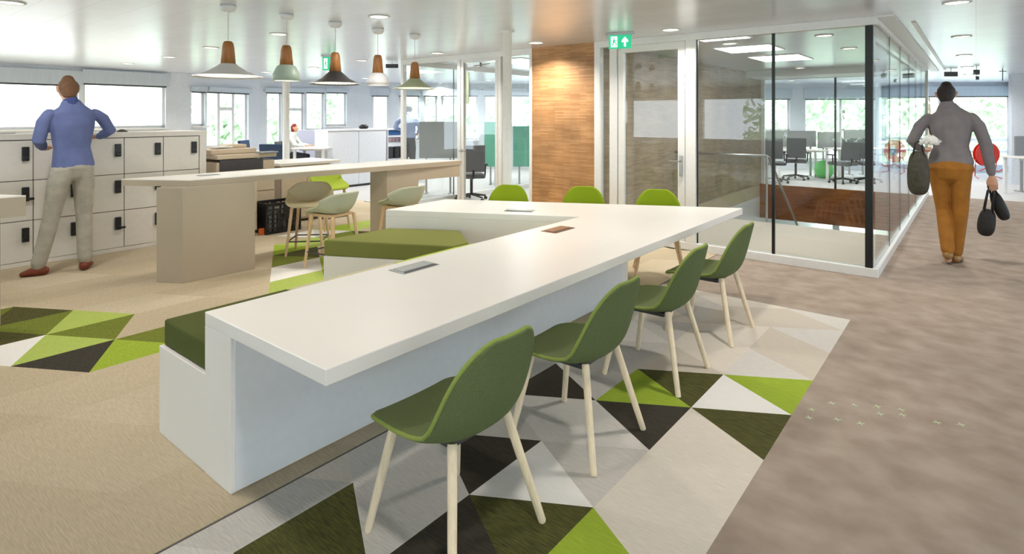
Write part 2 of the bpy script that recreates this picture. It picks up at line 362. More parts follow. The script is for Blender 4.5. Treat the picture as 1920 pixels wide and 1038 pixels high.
# ------------------------------------------------------------------ ceiling and shell
ROOF = [(6.5, -7), (6.5, 21), dp(1950, 17.3), dp(1420, 18.1), dp(1060, 18.5), dp(672, 17.5), dp(487, 15.7), dp(330, 13.6), dp(-420, 9.1), (-14.6, -7)]
f = MB(); f.prism(ROOF, CEIL, CEIL+.2); structure('ceiling', f, 'ceiling_metal')
f = MB(); f.bb(-3.98, 13.2, CEIL-.13, GX, 14.38, CEIL); structure('trim_soffit', f, 'paint_white')
f = MB(); f.bb(-.77, GY-.05, CEIL-.02, -.62, 15.5, CEIL); f.bb(-.53, GY+.6, CEIL-.012, -.49, 15.3, CEIL); structure('trim_ceiling_edge', f, 'frame_white')

# brick block beside the glazed wall
f = MB(); f.bb(-5.03, GY, 0, -3.98, VY1, CEIL); structure('wall_brick', f, 'brick_stair')
f = MB(); f.bb(-5.03, GY-.03, 0, -3.98, GY, CEIL); bw = structure('wall_brick_front', f, 'brick_strip')
f = MB(); f.bb(VX0-.3, VY1-.05, -.8, VX1, VY1-.002, -.002); structure('wall_void_fascia', f, 'brick_band')
f = MB(); f.bb(VX0-.3, VY0-.2, -3.3, VX1, VY0-.05, -.3); f.bb(VX1, VY0-.2, -3.3, VX1+.15, VY1+6, -.3); f.bb(VX0-.15, VY0-.2, -3.3, VX0, VY1+6, -.3)
structure('wall_void', f, 'paint_white')
f = MB(); f.bb(-8, 9, -3.4, 3, 21, -3.3); structure('floor_lower', f, 'carpet_pale')
f = MB()
for x in (-6, -3.35, -1.9, -.45, 2): f.bb(x-.09, 20, -3.3, x+.09, 20.15, -.8)
f.bb(-7, 20, -3.3, 3, 20.15, -2.9); structure('wall_lower_facade', f, 'paint_white')
# stair flight
f = MB()
for k in range(12): f.bb(-2.45, VY0+k*.27, -.18*(k+1)-.2, -.95, VY0+(k+1)*.27+.02, -.18*(k+1))
structure('floor_stair', f, 'wood_oak')

# ------------------------------------------------------------------ glazed walls
def pane(name, x0, y0, x1, y1, z0, z1, label, m='glass_clear', parent=None):
    f = MB(); f.wallseg((x0, y0), (x1, y1), z0, z1, .012); o = f.build(name, m, parent)
    if not parent: tag(o, label, 'glass panel')
    return o
TOPZ = CEIL-.085
# window_20: front partition frame (head, sill, posts), glazed panes are its parts
fr = MB()
fr.bb(-7.93, GY-.04, TOPZ, -5.03, GY+.04, CEIL); fr.bb(-7.93, GY-.04, 0, -6.5, GY+.04, .08)
fr.bb(-7.93, GY-.04, 0, -7.86, GY+.04, CEIL); fr.bb(-6.54, GY-.04, 0, -6.47, GY+.04, CEIL); fr.bb(-5.68, GY-.04, 0, -5.62, GY+.04, CEIL); fr.bb(-5.08, GY-.04, 0, -5.03, GY+.04, CEIL)
wp = structure('window_1', fr, 'frame_white', bevel=.004)
pane('glass_pane', -7.86, GY, -6.54, GY, .08, TOPZ, '', parent=wp)
pane('glass_pane', -5.62, GY, -5.08, GY, .08, TOPZ, '', parent=wp)
fr = MB(); fr.bb(-6.46, GY-.03, 0, -6.41, GY+.03, TOPZ); fr.bb(-5.74, GY-.03, 0, -5.69, GY+.03, TOPZ); fr.bb(-6.46, GY-.03, 0, -5.69, GY+.03, .07); fr.bb(-6.46, GY-.03, TOPZ-.05, -5.69, GY+.03, TOPZ)
dr = structure('door_1', fr, 'frame_white')
pane('glass_pane', -6.41, GY, -5.74, GY, .07, TOPZ-.05, '', parent=dr)
f = MB(); f.tube([(-6.44, GY-.03, 1.05), (-6.44, GY-.09, 1.05), (-6.30, GY-.09, 1.05)], .011); f.box((-6.44, GY-.035, 1.05), (.045, .012, .05)); f.build('door_handle', 'steel', dr)
f = MB(); f.box((-6.15, GY-.045, TOPZ-.1), (.26, .05, .06)); f.tube([(-6.15, GY-.07, TOPZ-.12), (-5.8, GY-.08, TOPZ-.1)], .008); f.build('door_closer', 'steel', dr)
# side and rear glass of the meeting room
fr = MB(); X = -7.9
fr.bb(X-.03, GY, TOPZ, X+.03, 13, CEIL); fr.bb(X-.03, GY, 0, X+.03, 13, .08)
for y in (9.3, 13): fr.bb(X-.03, y-.03, 0, X+.03, y+.03, CEIL)
wp = structure('window_2', fr, 'frame_white')
for a, b in ((GY+.04, 8.0), (8.0, 9.27), (9.33, 11.1), (11.1, 12.97)): pane('glass_pane', X, a+.004, X, b-.004, .08, TOPZ, '', parent=wp)
f = MB()
for y in (8.0, 11.1): f.bb(X-.008, y-.008, .08, X+.008, y+.008, TOPZ)
f.build('glass_joint', 'charcoal', wp)
fr = MB(); Y = 11.6
fr.bb(-7.87, Y-.03, TOPZ, -5.03, Y+.03, CEIL); fr.bb(-7.87, Y-.03, 0, -5.03, Y+.03, .08)
for x in (-6.9, -5.9): fr.bb(x-.03, Y-.03, 0, x+.03, Y+.03, CEIL)
wp = structure('window_3', fr, 'frame_white')
for a, b in ((-7.87, -6.93), (-6.87, -5.93), (-5.87, -5.03)): pane('glass_pane', a, Y, b, Y, .08, TOPZ, '', parent=wp)
# front wall of the stair hall
fr = MB()
fr.bb(-3.98, GY-.05, TOPZ, GX+.03, GY+.05, CEIL); fr.bb(-3.98, GY-.05, 0, GX+.04, GY+.05, .09)
fr.bb(-3.98, GY-.05, 0, -3.89, GY+.05, CEIL); fr.bb(-3.75, GY-.05, 0, -3.64, GY+.05, CEIL); fr.bb(-2.72, GY-.05, 0, -2.59, GY+.05, CEIL)
wp = structure('window_4', fr, 'frame_white', bevel=.004)
pane('glass_pane', -3.89, GY, -3.75, GY, .09, TOPZ, '', 'glass_tint', wp)
pane('glass_pane', -2.59, GY, -1.745, GY, .09, TOPZ, '', 'glass_tint', wp)
pane('glass_pane', -1.725, GY, -.86, GY, .09, TOPZ, '', 'glass_tint', wp)
f = MB(); f.bb(-1.75, GY-.012, .09, -1.72, GY+.012, TOPZ); f.bb(-2.592, GY-.012, .09, -2.58, GY+.012, TOPZ); f.build('glass_joint', 'black_frame', wp)
f = MB(); f.bb(-.865, GY-.035, .088, -.80, GY+.035, TOPZ+.002); f.build('corner_post', 'black_frame', wp)
fr = MB(); fr.bb(-3.63, GY-.035, 0, -3.55, GY+.03, TOPZ); fr.bb(-2.82, GY-.035, 0, -2.73, GY+.03, TOPZ); fr.bb(-3.63, GY-.035, 0, -2.73, GY+.03, .09); fr.bb(-3.63, GY-.035, TOPZ-.09, -2.73, GY+.03, TOPZ)
dr = structure('door_2', fr, 'frame_white', bevel=.004)
pane('glass_pane', -3.55, GY, -2.82, GY, .09, TOPZ-.09, '', 'glass_tint', dr)
f = MB(); f.box((-2.775, GY-.045, 1.0), (.04, .02, .25)); f.tube([(-2.775, GY-.04, 1.06), (-2.775, GY-.1, 1.06), (-2.9, GY-.1, 1.06)], .01); f.build('door_handle', 'steel', dr, bevel=.003)
# long glass wall of the corridor
fr = MB(); X = GX-.0
fr.bb(X-.05, GY+.055, CEIL-.07, X+.03, 14.5, CEIL); fr.bb(X-.05, GY+.055, 0, X+.04, 14.5, .09); fr.bb(X-.05, 14.44, 0, X+.03, 14.5, CEIL)
wp = structure('window_5', fr, 'frame_white')
ys = [GY+.02, 8.0, 9.2, 10.5, 11.8, 13.1, 14.44]
for a, b in zip(ys, ys[1:]): pane('glass_pane', X, a+.006, X, b-.006, .09, CEIL-.07, '', 'glass_clear', wp)
f = MB()
for y in ys[1:-1]: f.bb(X-.008, y-.006, .09, X+.008, y+.006, CEIL-.07)
f.build('glass_joint', 'charcoal', wp)
# far glass of the stair hall
fr = MB(); fr.bb(-3.98, VY1-.03, CEIL-.14, GX-.05, VY1+.03, CEIL-.1); fr.bb(-3.98, VY1-.03, 0, -3.9, VY1+.03, CEIL-.1)
wp = structure('window_6', fr, 'frame_white')
for a, b in ((-3.9, -2.44), (-2.40, GX-.05)): pane('glass_pane', a, VY1, b, VY1, 0, CEIL-.14, '', 'glass_clear', wp)
f = MB(); f.bb(-2.44, VY1-.02, -.01, -2.40, VY1+.02, CEIL-.14); f.build('glass_joint', 'black_frame', wp)

# ------------------------------------------------------------------ facades with their windows
WN = [10]
def facade(P, Q, wins, ztop=CEIL, blind=None, sillpx=None, name='wall_facade', zlow=0):
    """wins: (x0, x1, ytop, ybot[, bars]) measured as seen, turned into real openings in a 0.25 m thick wall"""
    L = math.hypot(Q[0]-P[0], Q[1]-P[1]); ux, uy = (Q[0]-P[0])/L, (Q[1]-P[1])/L; nx, ny = -uy, ux
    if nx*P[0]+ny*P[1] < 0: nx, ny = -nx, -ny          # outward, away from the viewer
    def s_of(x): h = hit(x, 300, P, Q); return (h[0]-P[0])*ux+(h[1]-P[1])*uy
    f = MB(); s0 = 0; T = .22
    def slab(mb, a, b, z0, z1, off=0, t=T):
        if b-a < .003 or z1-z0 < .003: return
        pt = lambda s, o: (P[0]+ux*s+nx*o, P[1]+uy*s+ny*o)
        mb.prism([pt(a, off), pt(b, off), pt(b, off+t), pt(a, off+t)], z0, z1)
    todo = []
    for w in sorted(wins):
        a, b = s_of(w[0]), s_of(w[1]); xm = (w[0]+w[1])/2
        h = hit(xm, w[2], P, Q); z1 = h[2]; z0 = max(zlow+.02, hit(xm, w[3], P, Q)[2])
        slab(f, s0, a, zlow, ztop); slab(f, a, b, zlow, z0); slab(f, a, b, z1, ztop); s0 = b; todo.append((a, b, z0, z1, w[4:]))
    slab(f, s0, L, zlow, ztop)
    structure(name, f, 'wall_paint')
    for a, b, z0, z1, ex in todo:
        WN[0] += 1; g = MB(); t = .05; off = .08
        slab(g, a, a+t, z0, z1, off, .07); slab(g, b-t, b, z0, z1, off, .07); slab(g, a, b, z0, z0+t, off, .07); slab(g, a, b, z1-t, z1, off, .07)
        for e in ex:
            if e[0] == 'v': s = s_of(e[1]); slab(g, s-.035, s+.035, z0, z1, off, .07)
            if e[0] == 'h': z = hit(e[3], e[1], P, Q)[2]; slab(g, max(a, s_of(e[2])), min(b, s_of(e[4])), z-.04, z+.04, off, .07)
        g = structure('window_%d' % WN[0], g, 'frame_white')
        q = MB(); slab(q, a+t, b-t, z0+t, z1-t, off+.03, .008); q.build('glass_pane', 'glass_window', g)
        if blind:
            q = MB(); slab(q, a-.04, b+.04, z1-.02, z1+blind, -.09, .085); q.build('blind_box', 'blind_grey', g)
            q = MB(); slab(q, a, b, z1-.05, z1+.02, -.03, .06); q.build('blind_rail', 'charcoal', g)
        q = MB(); slab(q, a-.03, b+.03, z0-.03, z0, -.12, .2); q.build('window_sill', 'frame_white', g)
A = dp(-420, 8.6); B = dp(330, 13.1)
facade(A, B, [(-260, 148, 150, 244), (157, 311, 157, 240)], blind=.26)
C = dp(487, 15.2)
facade(B, C, [(359, 385, 170, 236), (388, 466, 172, 275, ('v', 414), ('v', 441), ('h', 204, 414, 427, 441))], blind=.1)
D = dp(672, 17)
facade(C, D, [(499, 528, 172, 276), (541, 570, 172, 276, ('h', 205, 541, 555, 570)), (574, 608, 172, 244), (611, 650, 172, 236)], blind=.1)
E_ = dp(1060, 18)
facade(D, E_, [(697, 728, 178, 275), (748, 786, 178, 262), (795, 819, 178, 240), (828, 860, 178, 240), (872, 896, 178, 262), (908, 945, 178, 240), (958, 1040, 178, 240)], blind=.2)
F_ = dp(1420, 17.6); facade(E_, F_, [(1080, 1400, 180, 245)])
G = dp(1902, 16.8)
facade(F_, G, [(1433, 1481, 184, 245), (1509, 1640, 184, 300, ('v', 1578)), (1648, 1895, 179, 316, ('h', 262, 1648, 1800, 1895), ('h', 284, 1648, 1800, 1895), ('v', 1765))], blind=.27)
# right-hand end wall
f = MB(); H_ = dp(1896, 13.6); f.wallseg(H_, (1.4, 18.0), 0, CEIL, .15); f.wallseg((1.35, 18.0), (6.5, 18.0), 0, CEIL, .15); f.bb(6.3, 16, 0, 6.5, 18, CEIL); f.wallseg(H_, G, 0, CEIL, .1); structure('wall_right_end', f, 'wall_paint')
f = MB(); f.wallseg(dp(1640, 16.6), dp(1880, 16.5), 0, .22, .12); structure('baseboard_far', f, 'blind_grey')
f = MB()
f.bb(-12, -7, 0, 6.5, -6.8, .8); f.bb(-12, -7, 2.2, 6.5, -6.8, CEIL)
for k in range(6): f.bb(-12+k*3.6, -7, .8, -11.2+k*3.6, -6.8, 2.2)
structure('wall_rear', f, 'wall_paint')  # unseen wall, put in with small openings to cut daylight from behind
f = MB(); f.bb(6.3, -7, 0, 6.5, 16, .8); f.bb(6.3, -7, 2.2, 6.5, 16, CEIL)
for k in range(7): f.bb(6.3, -7+k*3.6, .8, 6.5, -6.2+k*3.6, 2.2)
structure('wall_right', f, 'wall_paint')  # unseen side wall, its window band added to hold back the daylight

# ------------------------------------------------------------------ outside
f = MB(); f.bb(-80, -40, -3.7, 60, 80, -3.5); structure('ground', f, 'outside_ground')
def tree(name, label, loc, h, seed, n=1500):
    t = thing(name, label, 'tree', loc, 0, 'trees outside the windows'); r = random.Random(seed)
    f = MB(); f.tube([(0, 0, 0), (.1, 0, h*.35), (0, .1, h*.6)], [.22, .16, .08]); f.build('trunk', 'bark', t)
    f = MB()
    blobs = [(r.uniform(-.28, .28)*h, r.uniform(-.28, .28)*h, h*r.uniform(.38, .85), h*r.uniform(.12, .2)) for _ in range(14)]
    for _ in range(n):
        b = r.choice(blobs); d = Vector((r.gauss(0, 1), r.gauss(0, 1), r.gauss(0, 1))).normalized()*b[3]*r.uniform(.6, 1.05)
        c = Vector(b[:3])+d; s = r.uniform(.12, .3); u = Vector((r.gauss(0, 1), r.gauss(0, 1), r.gauss(0, 1))).normalized(); v = u.orthogonal().normalized()
        f.add([c-u*s-v*s*.5, c+u*s-v*s*.5, c+u*s+v*s*.5, c-u*s+v*s*.5], [(0, 1, 2, 3)])
    f.build('foliage', 'foliage', t)
for k, (x, dd, h, lb) in enumerate(((425, 25, 8, 'pale leafy tree outside the narrow window behind the copier'), (560, 35, 9.5, 'pale leafy tree outside above the red haired person'),
                    (735, 42, 10.5, 'small pale tree outside the window over the white cabinet top'), (925, 30, 8.5, 'pale leafy tree outside seen through the glass door on the left'),
                    (1580, 27, 9, 'broad pale green tree outside above the office chairs behind the stair'), (1740, 44, 12, 'pale green tree outside seen through the corridor glass wall'), (1905, 30, 9, 'pale green tree outside to the right of the walking person'))):
    a = dp(x, dd); tree('leafy_tree', lb, (a[0], a[1], -3.5), h, k+1, 1700)
for k, (x, y, h, lb) in enumerate(((-6, -17, 9, 'tree behind the camera, mirrored in the glass door'), (.5, -19, 9.5, 'tree behind the camera, mirrored in the tall glass pane'), (16, 2, 9, 'tree outside the right hand windows'))):
    tree('leafy_tree', lb, (x, y, -3.5), h, k+20, 1800)
f = MB(); P1, P2 = dp(-300, 24), dp(262, 30); f.wallseg(P1, P2, -3.5, zz(165, 27), 6); f.wallseg(dp(15, 26.5), dp(205, 27.5), -3.5, zz(188, 27), 7)
tag(f.build('building', 'far_brick'), 'pale brick building outside the left windows', 'building')

# ------------------------------------------------------------------ the big white table with bench
TZ = .7226
S30 = .515
t = thing('work_table', 'large angular white table on panel base with a bench seat along its inner side', 'table', (-2.4, 3.0, 0)); og = (-2.4, 3.0, 0)
def B(mb, name, m, par, o, **k):
    x = mb.build(name, m, par, **k)
    for v in x.data.vertices: v.co = (v.co.x-o[0], v.co.y-o[1], v.co.z-o[2])
    return x
TOP = [(-2.70, 1.15), (-1.755, 1.15), (-1.74, 5.68), (-4.38, 4.32), (-4.32, 3.47), (-2.70, 4.30)]
f = MB(); f.prism(TOP, TZ-.06, TZ); B(f, 'tabletop', 'laminate_white', t, og, bevel=.004)
f = MB(); f.prism([(-2.70, 1.15), (-2.455, 1.15), (-2.455, 4.72), (-4.36, 3.72), (-4.32, 3.47), (-2.70, 4.30)], 0, TZ-.06)
B(f, 'base_panel', 'laminate_white', t, og, bevel=.003)
f = MB(); f.bb(-2.448, 1.168, .01, -2.455, 4.6, TZ-.07); B(f, 'front_panel', 'paint_white', t, og)
f = MB(); f.prism([(-3.225, 1.152), (-2.701, 1.152), (-2.705, 4.28), (-3.2, 3.46), (-3.22, 3.3)], 0, .44); f.prism([(-4.23, 2.75), (-3.225, 3.26), (-3.215, 3.45), (-3.62, 3.76), (-4.22, 3.42)], 0, .44)
B(f, 'bench_base', 'laminate_white', t, og, bevel=.003)
f = MB(); f.bb(-3.215, 1.17, .44, -2.705, 1.84, .57); tag(f.build('seat_cushion', 'felt_olive', None, bevel=.012, origin=(-2.96, 1.5, .44)), 'dark olive felt seat cushion at the near end of the white bench', 'cushion', 'bench cushions')
f = MB(); f.bb(-3.215, 1.85, .44, -2.705, 2.64, .57); tag(f.build('seat_cushion', 'felt_beige', None, bevel=.012, origin=(-2.96, 2.25, .44)), 'pale beige strip of bench cushion behind the near power box on the table', 'cushion', 'bench cushions')
f = MB(); f.prism([(-3.215, 2.65), (-2.705, 2.65), (-2.705, 3.95), (-3.2, 3.45), (-3.215, 3.25)], .44, .567); tag(f.build('seat_cushion', 'felt_lime', None, bevel=.012, origin=(-2.96, 3.2, .44)), 'thin lime green sliver of cushion showing behind the table edge', 'cushion', 'bench cushions')
f = MB(); f.prism([(-4.23, 2.75), (-3.23, 3.26), (-3.225, 3.44), (-3.63, 3.75), (-4.21, 3.42)], .44, .572); tag(f.build('seat_cushion', 'felt_moss', None, bevel=.012, origin=(-3.7, 3.2, .44)), 'wide moss green cushion on the angled far bench beside the stools', 'cushion', 'bench cushions')
# power boxes let into the tops
def power_box(c, L, W, rz, z, label, m='steel', lid=True):
    r = thing('power_box', label, 'power socket', (c[0], c[1], z), rz, 'power boxes in the table tops')
    f = MB(); f.box((0, 0, .002), (W, L, .004)); f.build('frame', m, r, bevel=.001)
    f = MB(); f.box((-W*.05, 0, .0055), (W*.62, L*.86, .004)); f.build('lid', m, r, bevel=.001)
    f = MB(); f.box((W*.40, 0, .0045), (W*.12, L*.9, .002)); f.build('brush_slot', 'black_plastic', r)
power_box((-2.54, 2.25), .27, .135, 0, TZ, 'steel power box nearest the camera in the white tabletop', 'steel')
power_box((-2.52, 3.70), .27, .135, 0, TZ, 'bronze looking power box in the middle of the white tabletop', 'bronze')
power_box((-3.31, 4.22), .27, .135, -1.09, TZ, 'steel power box on the far wing of the white table', 'steel')
power_box((-6.3, 2.72), .2, .12, 0, .98, 'small flat power box on the tall counter top', 'steel')

# ------------------------------------------------------------------ shell chairs
def cr(tab, u):                                # smooth interpolation in a table of rows
    n = len(tab)-1; x = u*n; i = min(int(x), n-1); t = x-i
    g = lambda k: tab[max(0, min(n, k))]
    return [.5*((2*b)+(-a+c)*t+(2*a-5*b+4*c-d)*t*t+(-a+3*b-3*c+d)*t**3) for a, b, c, d in zip(g(i-1), g(i), g(i+1), g(i+2))]
CH = [(.268, .402, .12, .0), (.266, .414, .175, .004), (.235, .426, .215, .010), (.15, .432, .240, .020), (.05, .428, .248, .030), (-.05, .424, .248, .044), (-.135, .436, .246, .062),
      (-.192, .484, .243, .074), (-.222, .552, .238, .070), (-.243, .63, .226, .058), (-.260, .70, .205, .044), (-.274, .757, .172, .030), (-.282, .792, .140, .018), (-.287, .812, .108, .01), (-.289, .820, .082, .006)]
ST = [(.225, .565, .12, .0), (.218, .58, .17, .006), (.17, .59, .21, .02), (.09, .586, .232, .045), (0, .576, .246, .08), (-.08, .572, .254, .12), (-.14, .588, .258, .15),
      (-.185, .63, .256, .158), (-.21, .675, .246, .14), (-.226, .72, .225, .108), (-.238, .757, .192, .072), (-.246, .780, .158, .04), (-.25, .794, .12, .02), (-.251, .80, .09, .012)]
def shell(tab, nu=30, nv=16):
    vs = []; P = [cr(tab, i/nu) for i in range(nu+1)]
    for i, (y, z, w, c) in enumerate(P):
        a, b = P[max(0, i-1)], P[min(nu, i+1)]; ty, tz = b[0]-a[0], b[1]-a[1]; L = math.hypot(ty, tz); ny, nz = tz/L, -ty/L   # toward the sitter
        for j in range(nv+1):
            v = -1+2*j/nv; k = c*abs(v)**2.4
            vs.append((w*math.sin(v*PI/2)*1.0 if 0 else w*v*(1-.0*v*v), y+ny*k, z+nz*k))
    return vs, [(i*(nv+1)+j, i*(nv+1)+j+1, (i+1)*(nv+1)+j+1, (i+1)*(nv+1)+j) for i in range(nu) for j in range(nv)], nu, nv
def shell_parts(root, tab, m, edge):
    vs, fs, nu, nv = shell(tab); f = MB(); f.add(vs, fs); o = f.build('seat_shell', m, root, smooth=True, solid=.026, subsurf=1)
    W = nv+1; loop = [vs[j] for j in range(W)]+[vs[i*W+nv] for i in range(1, nu+1)]+[vs[nu*W+j] for j in range(nv-1, -1, -1)]+[vs[i*W] for i in range(nu-1, 0, -1)]
    f = MB(); n = len(loop); rs = []
    keep = [loop[0]]
    for q in loop[1:]:
        if (Vector(q)-Vector(keep[-1])).length > .022: keep.append(q)
    loop = keep
    f.tube(loop+[loop[0]], .008, 8, False); p = f.build('edge_piping', edge, root, smooth=True); p['label'] = 'lighter piping around the rim'
    return o
def leg(root, top, foot, m, r0=.0185, r1=.0155, n=10):
    d = Vector(top)-Vector(foot); f = MB(); p = Vector(foot)
    f.tube([p, p+d*.012, p+d*.985, p+d], [r1*.85, r1, r0, r0*.9], n); f.build('leg', m, root, smooth=False)
def make_chair(name, label, m, edge, wood, group):
    r = thing(name, label, 'chair', group=group); shell_parts(r, CH, m, edge)
    f = MB(); f.bb(-.12, -.1, .392, .12, .1, .415); f.build('seat_frame', 'charcoal', r)
    for sx_ in (-1, 1):
        leg(r, (sx_*.165, .16, .428), (sx_*.238, .24, 0), wood); leg(r, (sx_*.145, -.135, .438), (sx_*.245, -.24, 0), wood)
    return r
GC = 'green shell chairs along the near side of the table'
c0 = make_chair('shell_chair', 'dark green wool shell chair closest to the camera, legs palest', 'wool_green', 'wool_green_edge', 'wood_pale', GC)
c0.location = (-1.58, 1.61, 0); c0.rotation_euler = (0, 0, PI/2-.03)
for x, y, a, lb in ((-1.565, 2.47, 0, 'dark green wool shell chair, second from the camera along the table'), (-1.565, 3.39, .02, 'dark green wool shell chair, third from the camera, its leg on lime carpet'),
                    (-1.56, 4.31, .0, 'dark green wool shell chair at the far end of the row, nearest the glass')): dup(c0, (x, y, 0), PI/2+a, lb)
GL = 'lime shell chairs behind the table'
fa = math.atan2(-.27, .53)
l0 = make_chair('shell_chair', 'leftmost lime green shell chair behind the table, left of the brick wall', 'wool_lime', 'wool_lime', 'wood_oak', GL)
fx = math.radians(207)
l0.location = (-3.97, 4.80, 0); l0.rotation_euler = (0, 0, fx)
dup(l0, (-3.24, 5.20, 0), fx, 'middle lime green shell chair behind the table, in front of the brick wall')
dup(l0, (-2.50, 5.47, 0), fx, 'rightmost lime green shell chair behind the table, in front of the glass door')

# ------------------------------------------------------------------ counter stools
GS = 'upholstered counter stools by the tall table'
def make_stool(label, m, wood):
    r = thing('counter_stool', label, 'stool', group=GS); shell_parts(r, ST, m, m)
    f = MB(); f.bb(-.15, -.15, .545, .15, .15, .574); f.build('seat_frame', wood, r, bevel=.005)
    tops = [(s*.15, t*.15, .56) for s, t in ((-1, 1), (1, 1), (1, -1), (-1, -1))]; feet = [(s*.205, t*.205, 0) for s, t in ((-1, 1), (1, 1), (1, -1), (-1, -1))]
    for a, b in zip(tops, feet): leg(r, a, b, wood, .02, .014)
    f = MB(); mid = [Vector(a)*.3+Vector(b)*.7 for a, b in zip(tops, feet)]
    for i in range(4): f.tube([mid[i], mid[(i+1) % 4]], .008)
    f.build('foot_rest', 'charcoal', r)
    return r
s0 = make_stool('sage grey counter stool nearest the camera beside the mossy bench', 'wool_sage', 'wood_oak')
s0.location = (-5.36, 3.60, 0); s0.rotation_euler = (0, 0, math.radians(100))
dup(s0, (-5.20, 4.42, 0), math.radians(88), 'sage grey counter stool to the right, back toward the glass partition')
s1 = make_stool('sand coloured counter stool turned to show its hollow seat, behind the nearest stool', 'wool_sand', 'wood_oak')
s1.location = (-6.12, 3.78, 0); s1.rotation_euler = (0, 0, math.radians(-135))
s2_ = make_stool('lime green stool half hidden behind the sand coloured one', 'felt_lime', 'wood_oak')
s2_.location = (-7.25, 4.80, 0); s2_.rotation_euler = (0, 0, math.radians(-90))

# ------------------------------------------------------------------ tall counter tables
CZ = .98
t = thing('counter_table', 'long tall beige counter table with white top under the pendant lamps', 'table', (-6.1, 3.8, 0)); og = (-6.1, 3.8, 0)
CT = [(-5.97, 2.40), (-5.69, 5.92), (-6.40, 5.56), (-6.60, 2.02)]
f = MB(); f.prism(CT, CZ-.008, CZ); B(f, 'tabletop', 'laminate_white', t, og)
ed = [(p[0], p[1]) for p in CT]
f = MB(); f.prism(ed, CZ-.066, CZ-.008); B(f, 'apron', 'beige_panel', t, og)
f = MB(); f.prism([(-6.17, 2.18), (-5.925, 2.32), (-5.90, 3.02), (-6.15, 2.88)], 0, CZ-.066); B(f, 'leg', 'beige_panel', t, og, bevel=.003)
f = MB(); f.prism([(-5.85, 4.72), (-5.79, 5.2), (-5.99, 5.09), (-6.05, 4.61)], 0, CZ-.066); B(f, 'leg', 'beige_panel', t, og, bevel=.003)
f = MB(); f.prism([(-5.79, 5.2), (-5.70, 5.90), (-6.39, 5.55), (-6.38, 4.9)], CZ-.23, CZ-.066); B(f, 'end_beam', 'beige_panel', t, og)
t = thing('counter_table', 'beige end of another tall counter cut off by the left edge of the photo', 'table', (-6.2, .3, 0)); og = (-6.2, .3, 0)
CT = [(-5.82, 1.13), (-5.85, -1.6), (-6.55, -1.6), (-6.55, .72)]
f = MB(); f.prism(CT, CZ-.01, CZ); B(f, 'tabletop', 'laminate_white', t, og)
f = MB(); f.prism(CT, CZ-.16, CZ-.01); B(f, 'apron', 'beige_panel', t, og)
f = MB(); f.prism([(-5.83, .98), (-5.85, .3), (-6.5, .1), (-6.5, .62)], 0, CZ-.16); B(f, 'leg', 'beige_panel', t, og)

# ------------------------------------------------------------------ locker bank
LX, LT = -7.9, 1.41
t = thing('locker_bank', 'bank of white lockers with black locks behind the man in blue', 'locker', (LX, 1.5, 0)); og = (LX, 1.5, 0)
f = MB(); f.bb(LX-.5, -1.9, 0, LX-.02, 3.385, LT-.06); f.bb(LX-.52, -1.92, LT-.06, LX+.0, 3.39, LT); f.bb(LX-.02, 3.30, 0, LX, 3.385, LT-.05); f.bb(LX-.02, -1.9, .0, LX, 3.385, .05); B(f, 'body', 'locker_white', t, og, bevel=.003)
f = MB(); f.bb(LX-.03, -1.88, .05, LX-.018, 3.30, LT-.06); B(f, 'shadow_gap', 'gap_dark', t, og)
yy = [3.295-.425*k for k in range(12)]; rows = [.05, .485, .915, 1.345]
for k in range(11):
    for j in range(3):
        f = MB(); f.box((0, 0, 0), (.02, .417, rows[j+1]-rows[j]-.008)); d = f.build('door', 'locker_white', t, bevel=.002)
        d.location = (-.01, (yy[k]+yy[k+1])/2-1.5, (rows[j]+rows[j+1])/2)
        f = MB(); f.box((0, 0, 0), (.03, .062, .15)); f.box((.012, 0, -.045), (.03, .05, .04))
        if (k, j) in ((4, 1), (2, 0), (7, 1)): f.box((.02, .035, -.05), (.03, .07, .025))
        l = f.build('lock', 'black_plastic', d, bevel=.006); l.location = (.025, .155-.01, .07)
f = MB(); f.lathe([(0, 0), (.06, 0), (.05, .015), (.02, .03), (0, .032)], n=20); tag(f.build('cap', 'charcoal', smooth=True, origin=None), 'small dark flat object lying on the lockers right of the man', 'object'); bpy.data.objects['cap'].location = (LX-.25, 2.5, LT)
f = MB(); f.tube([(LX-.2, .0, LT+.006), (LX-.15, .7, LT+.012), (LX-.2, 1.2, LT+.006), (LX-.3, 1.5, LT+.006)], .006); tag(f.build('cable', 'cord_white'), 'white cable lying along the locker top on the left', 'cable')

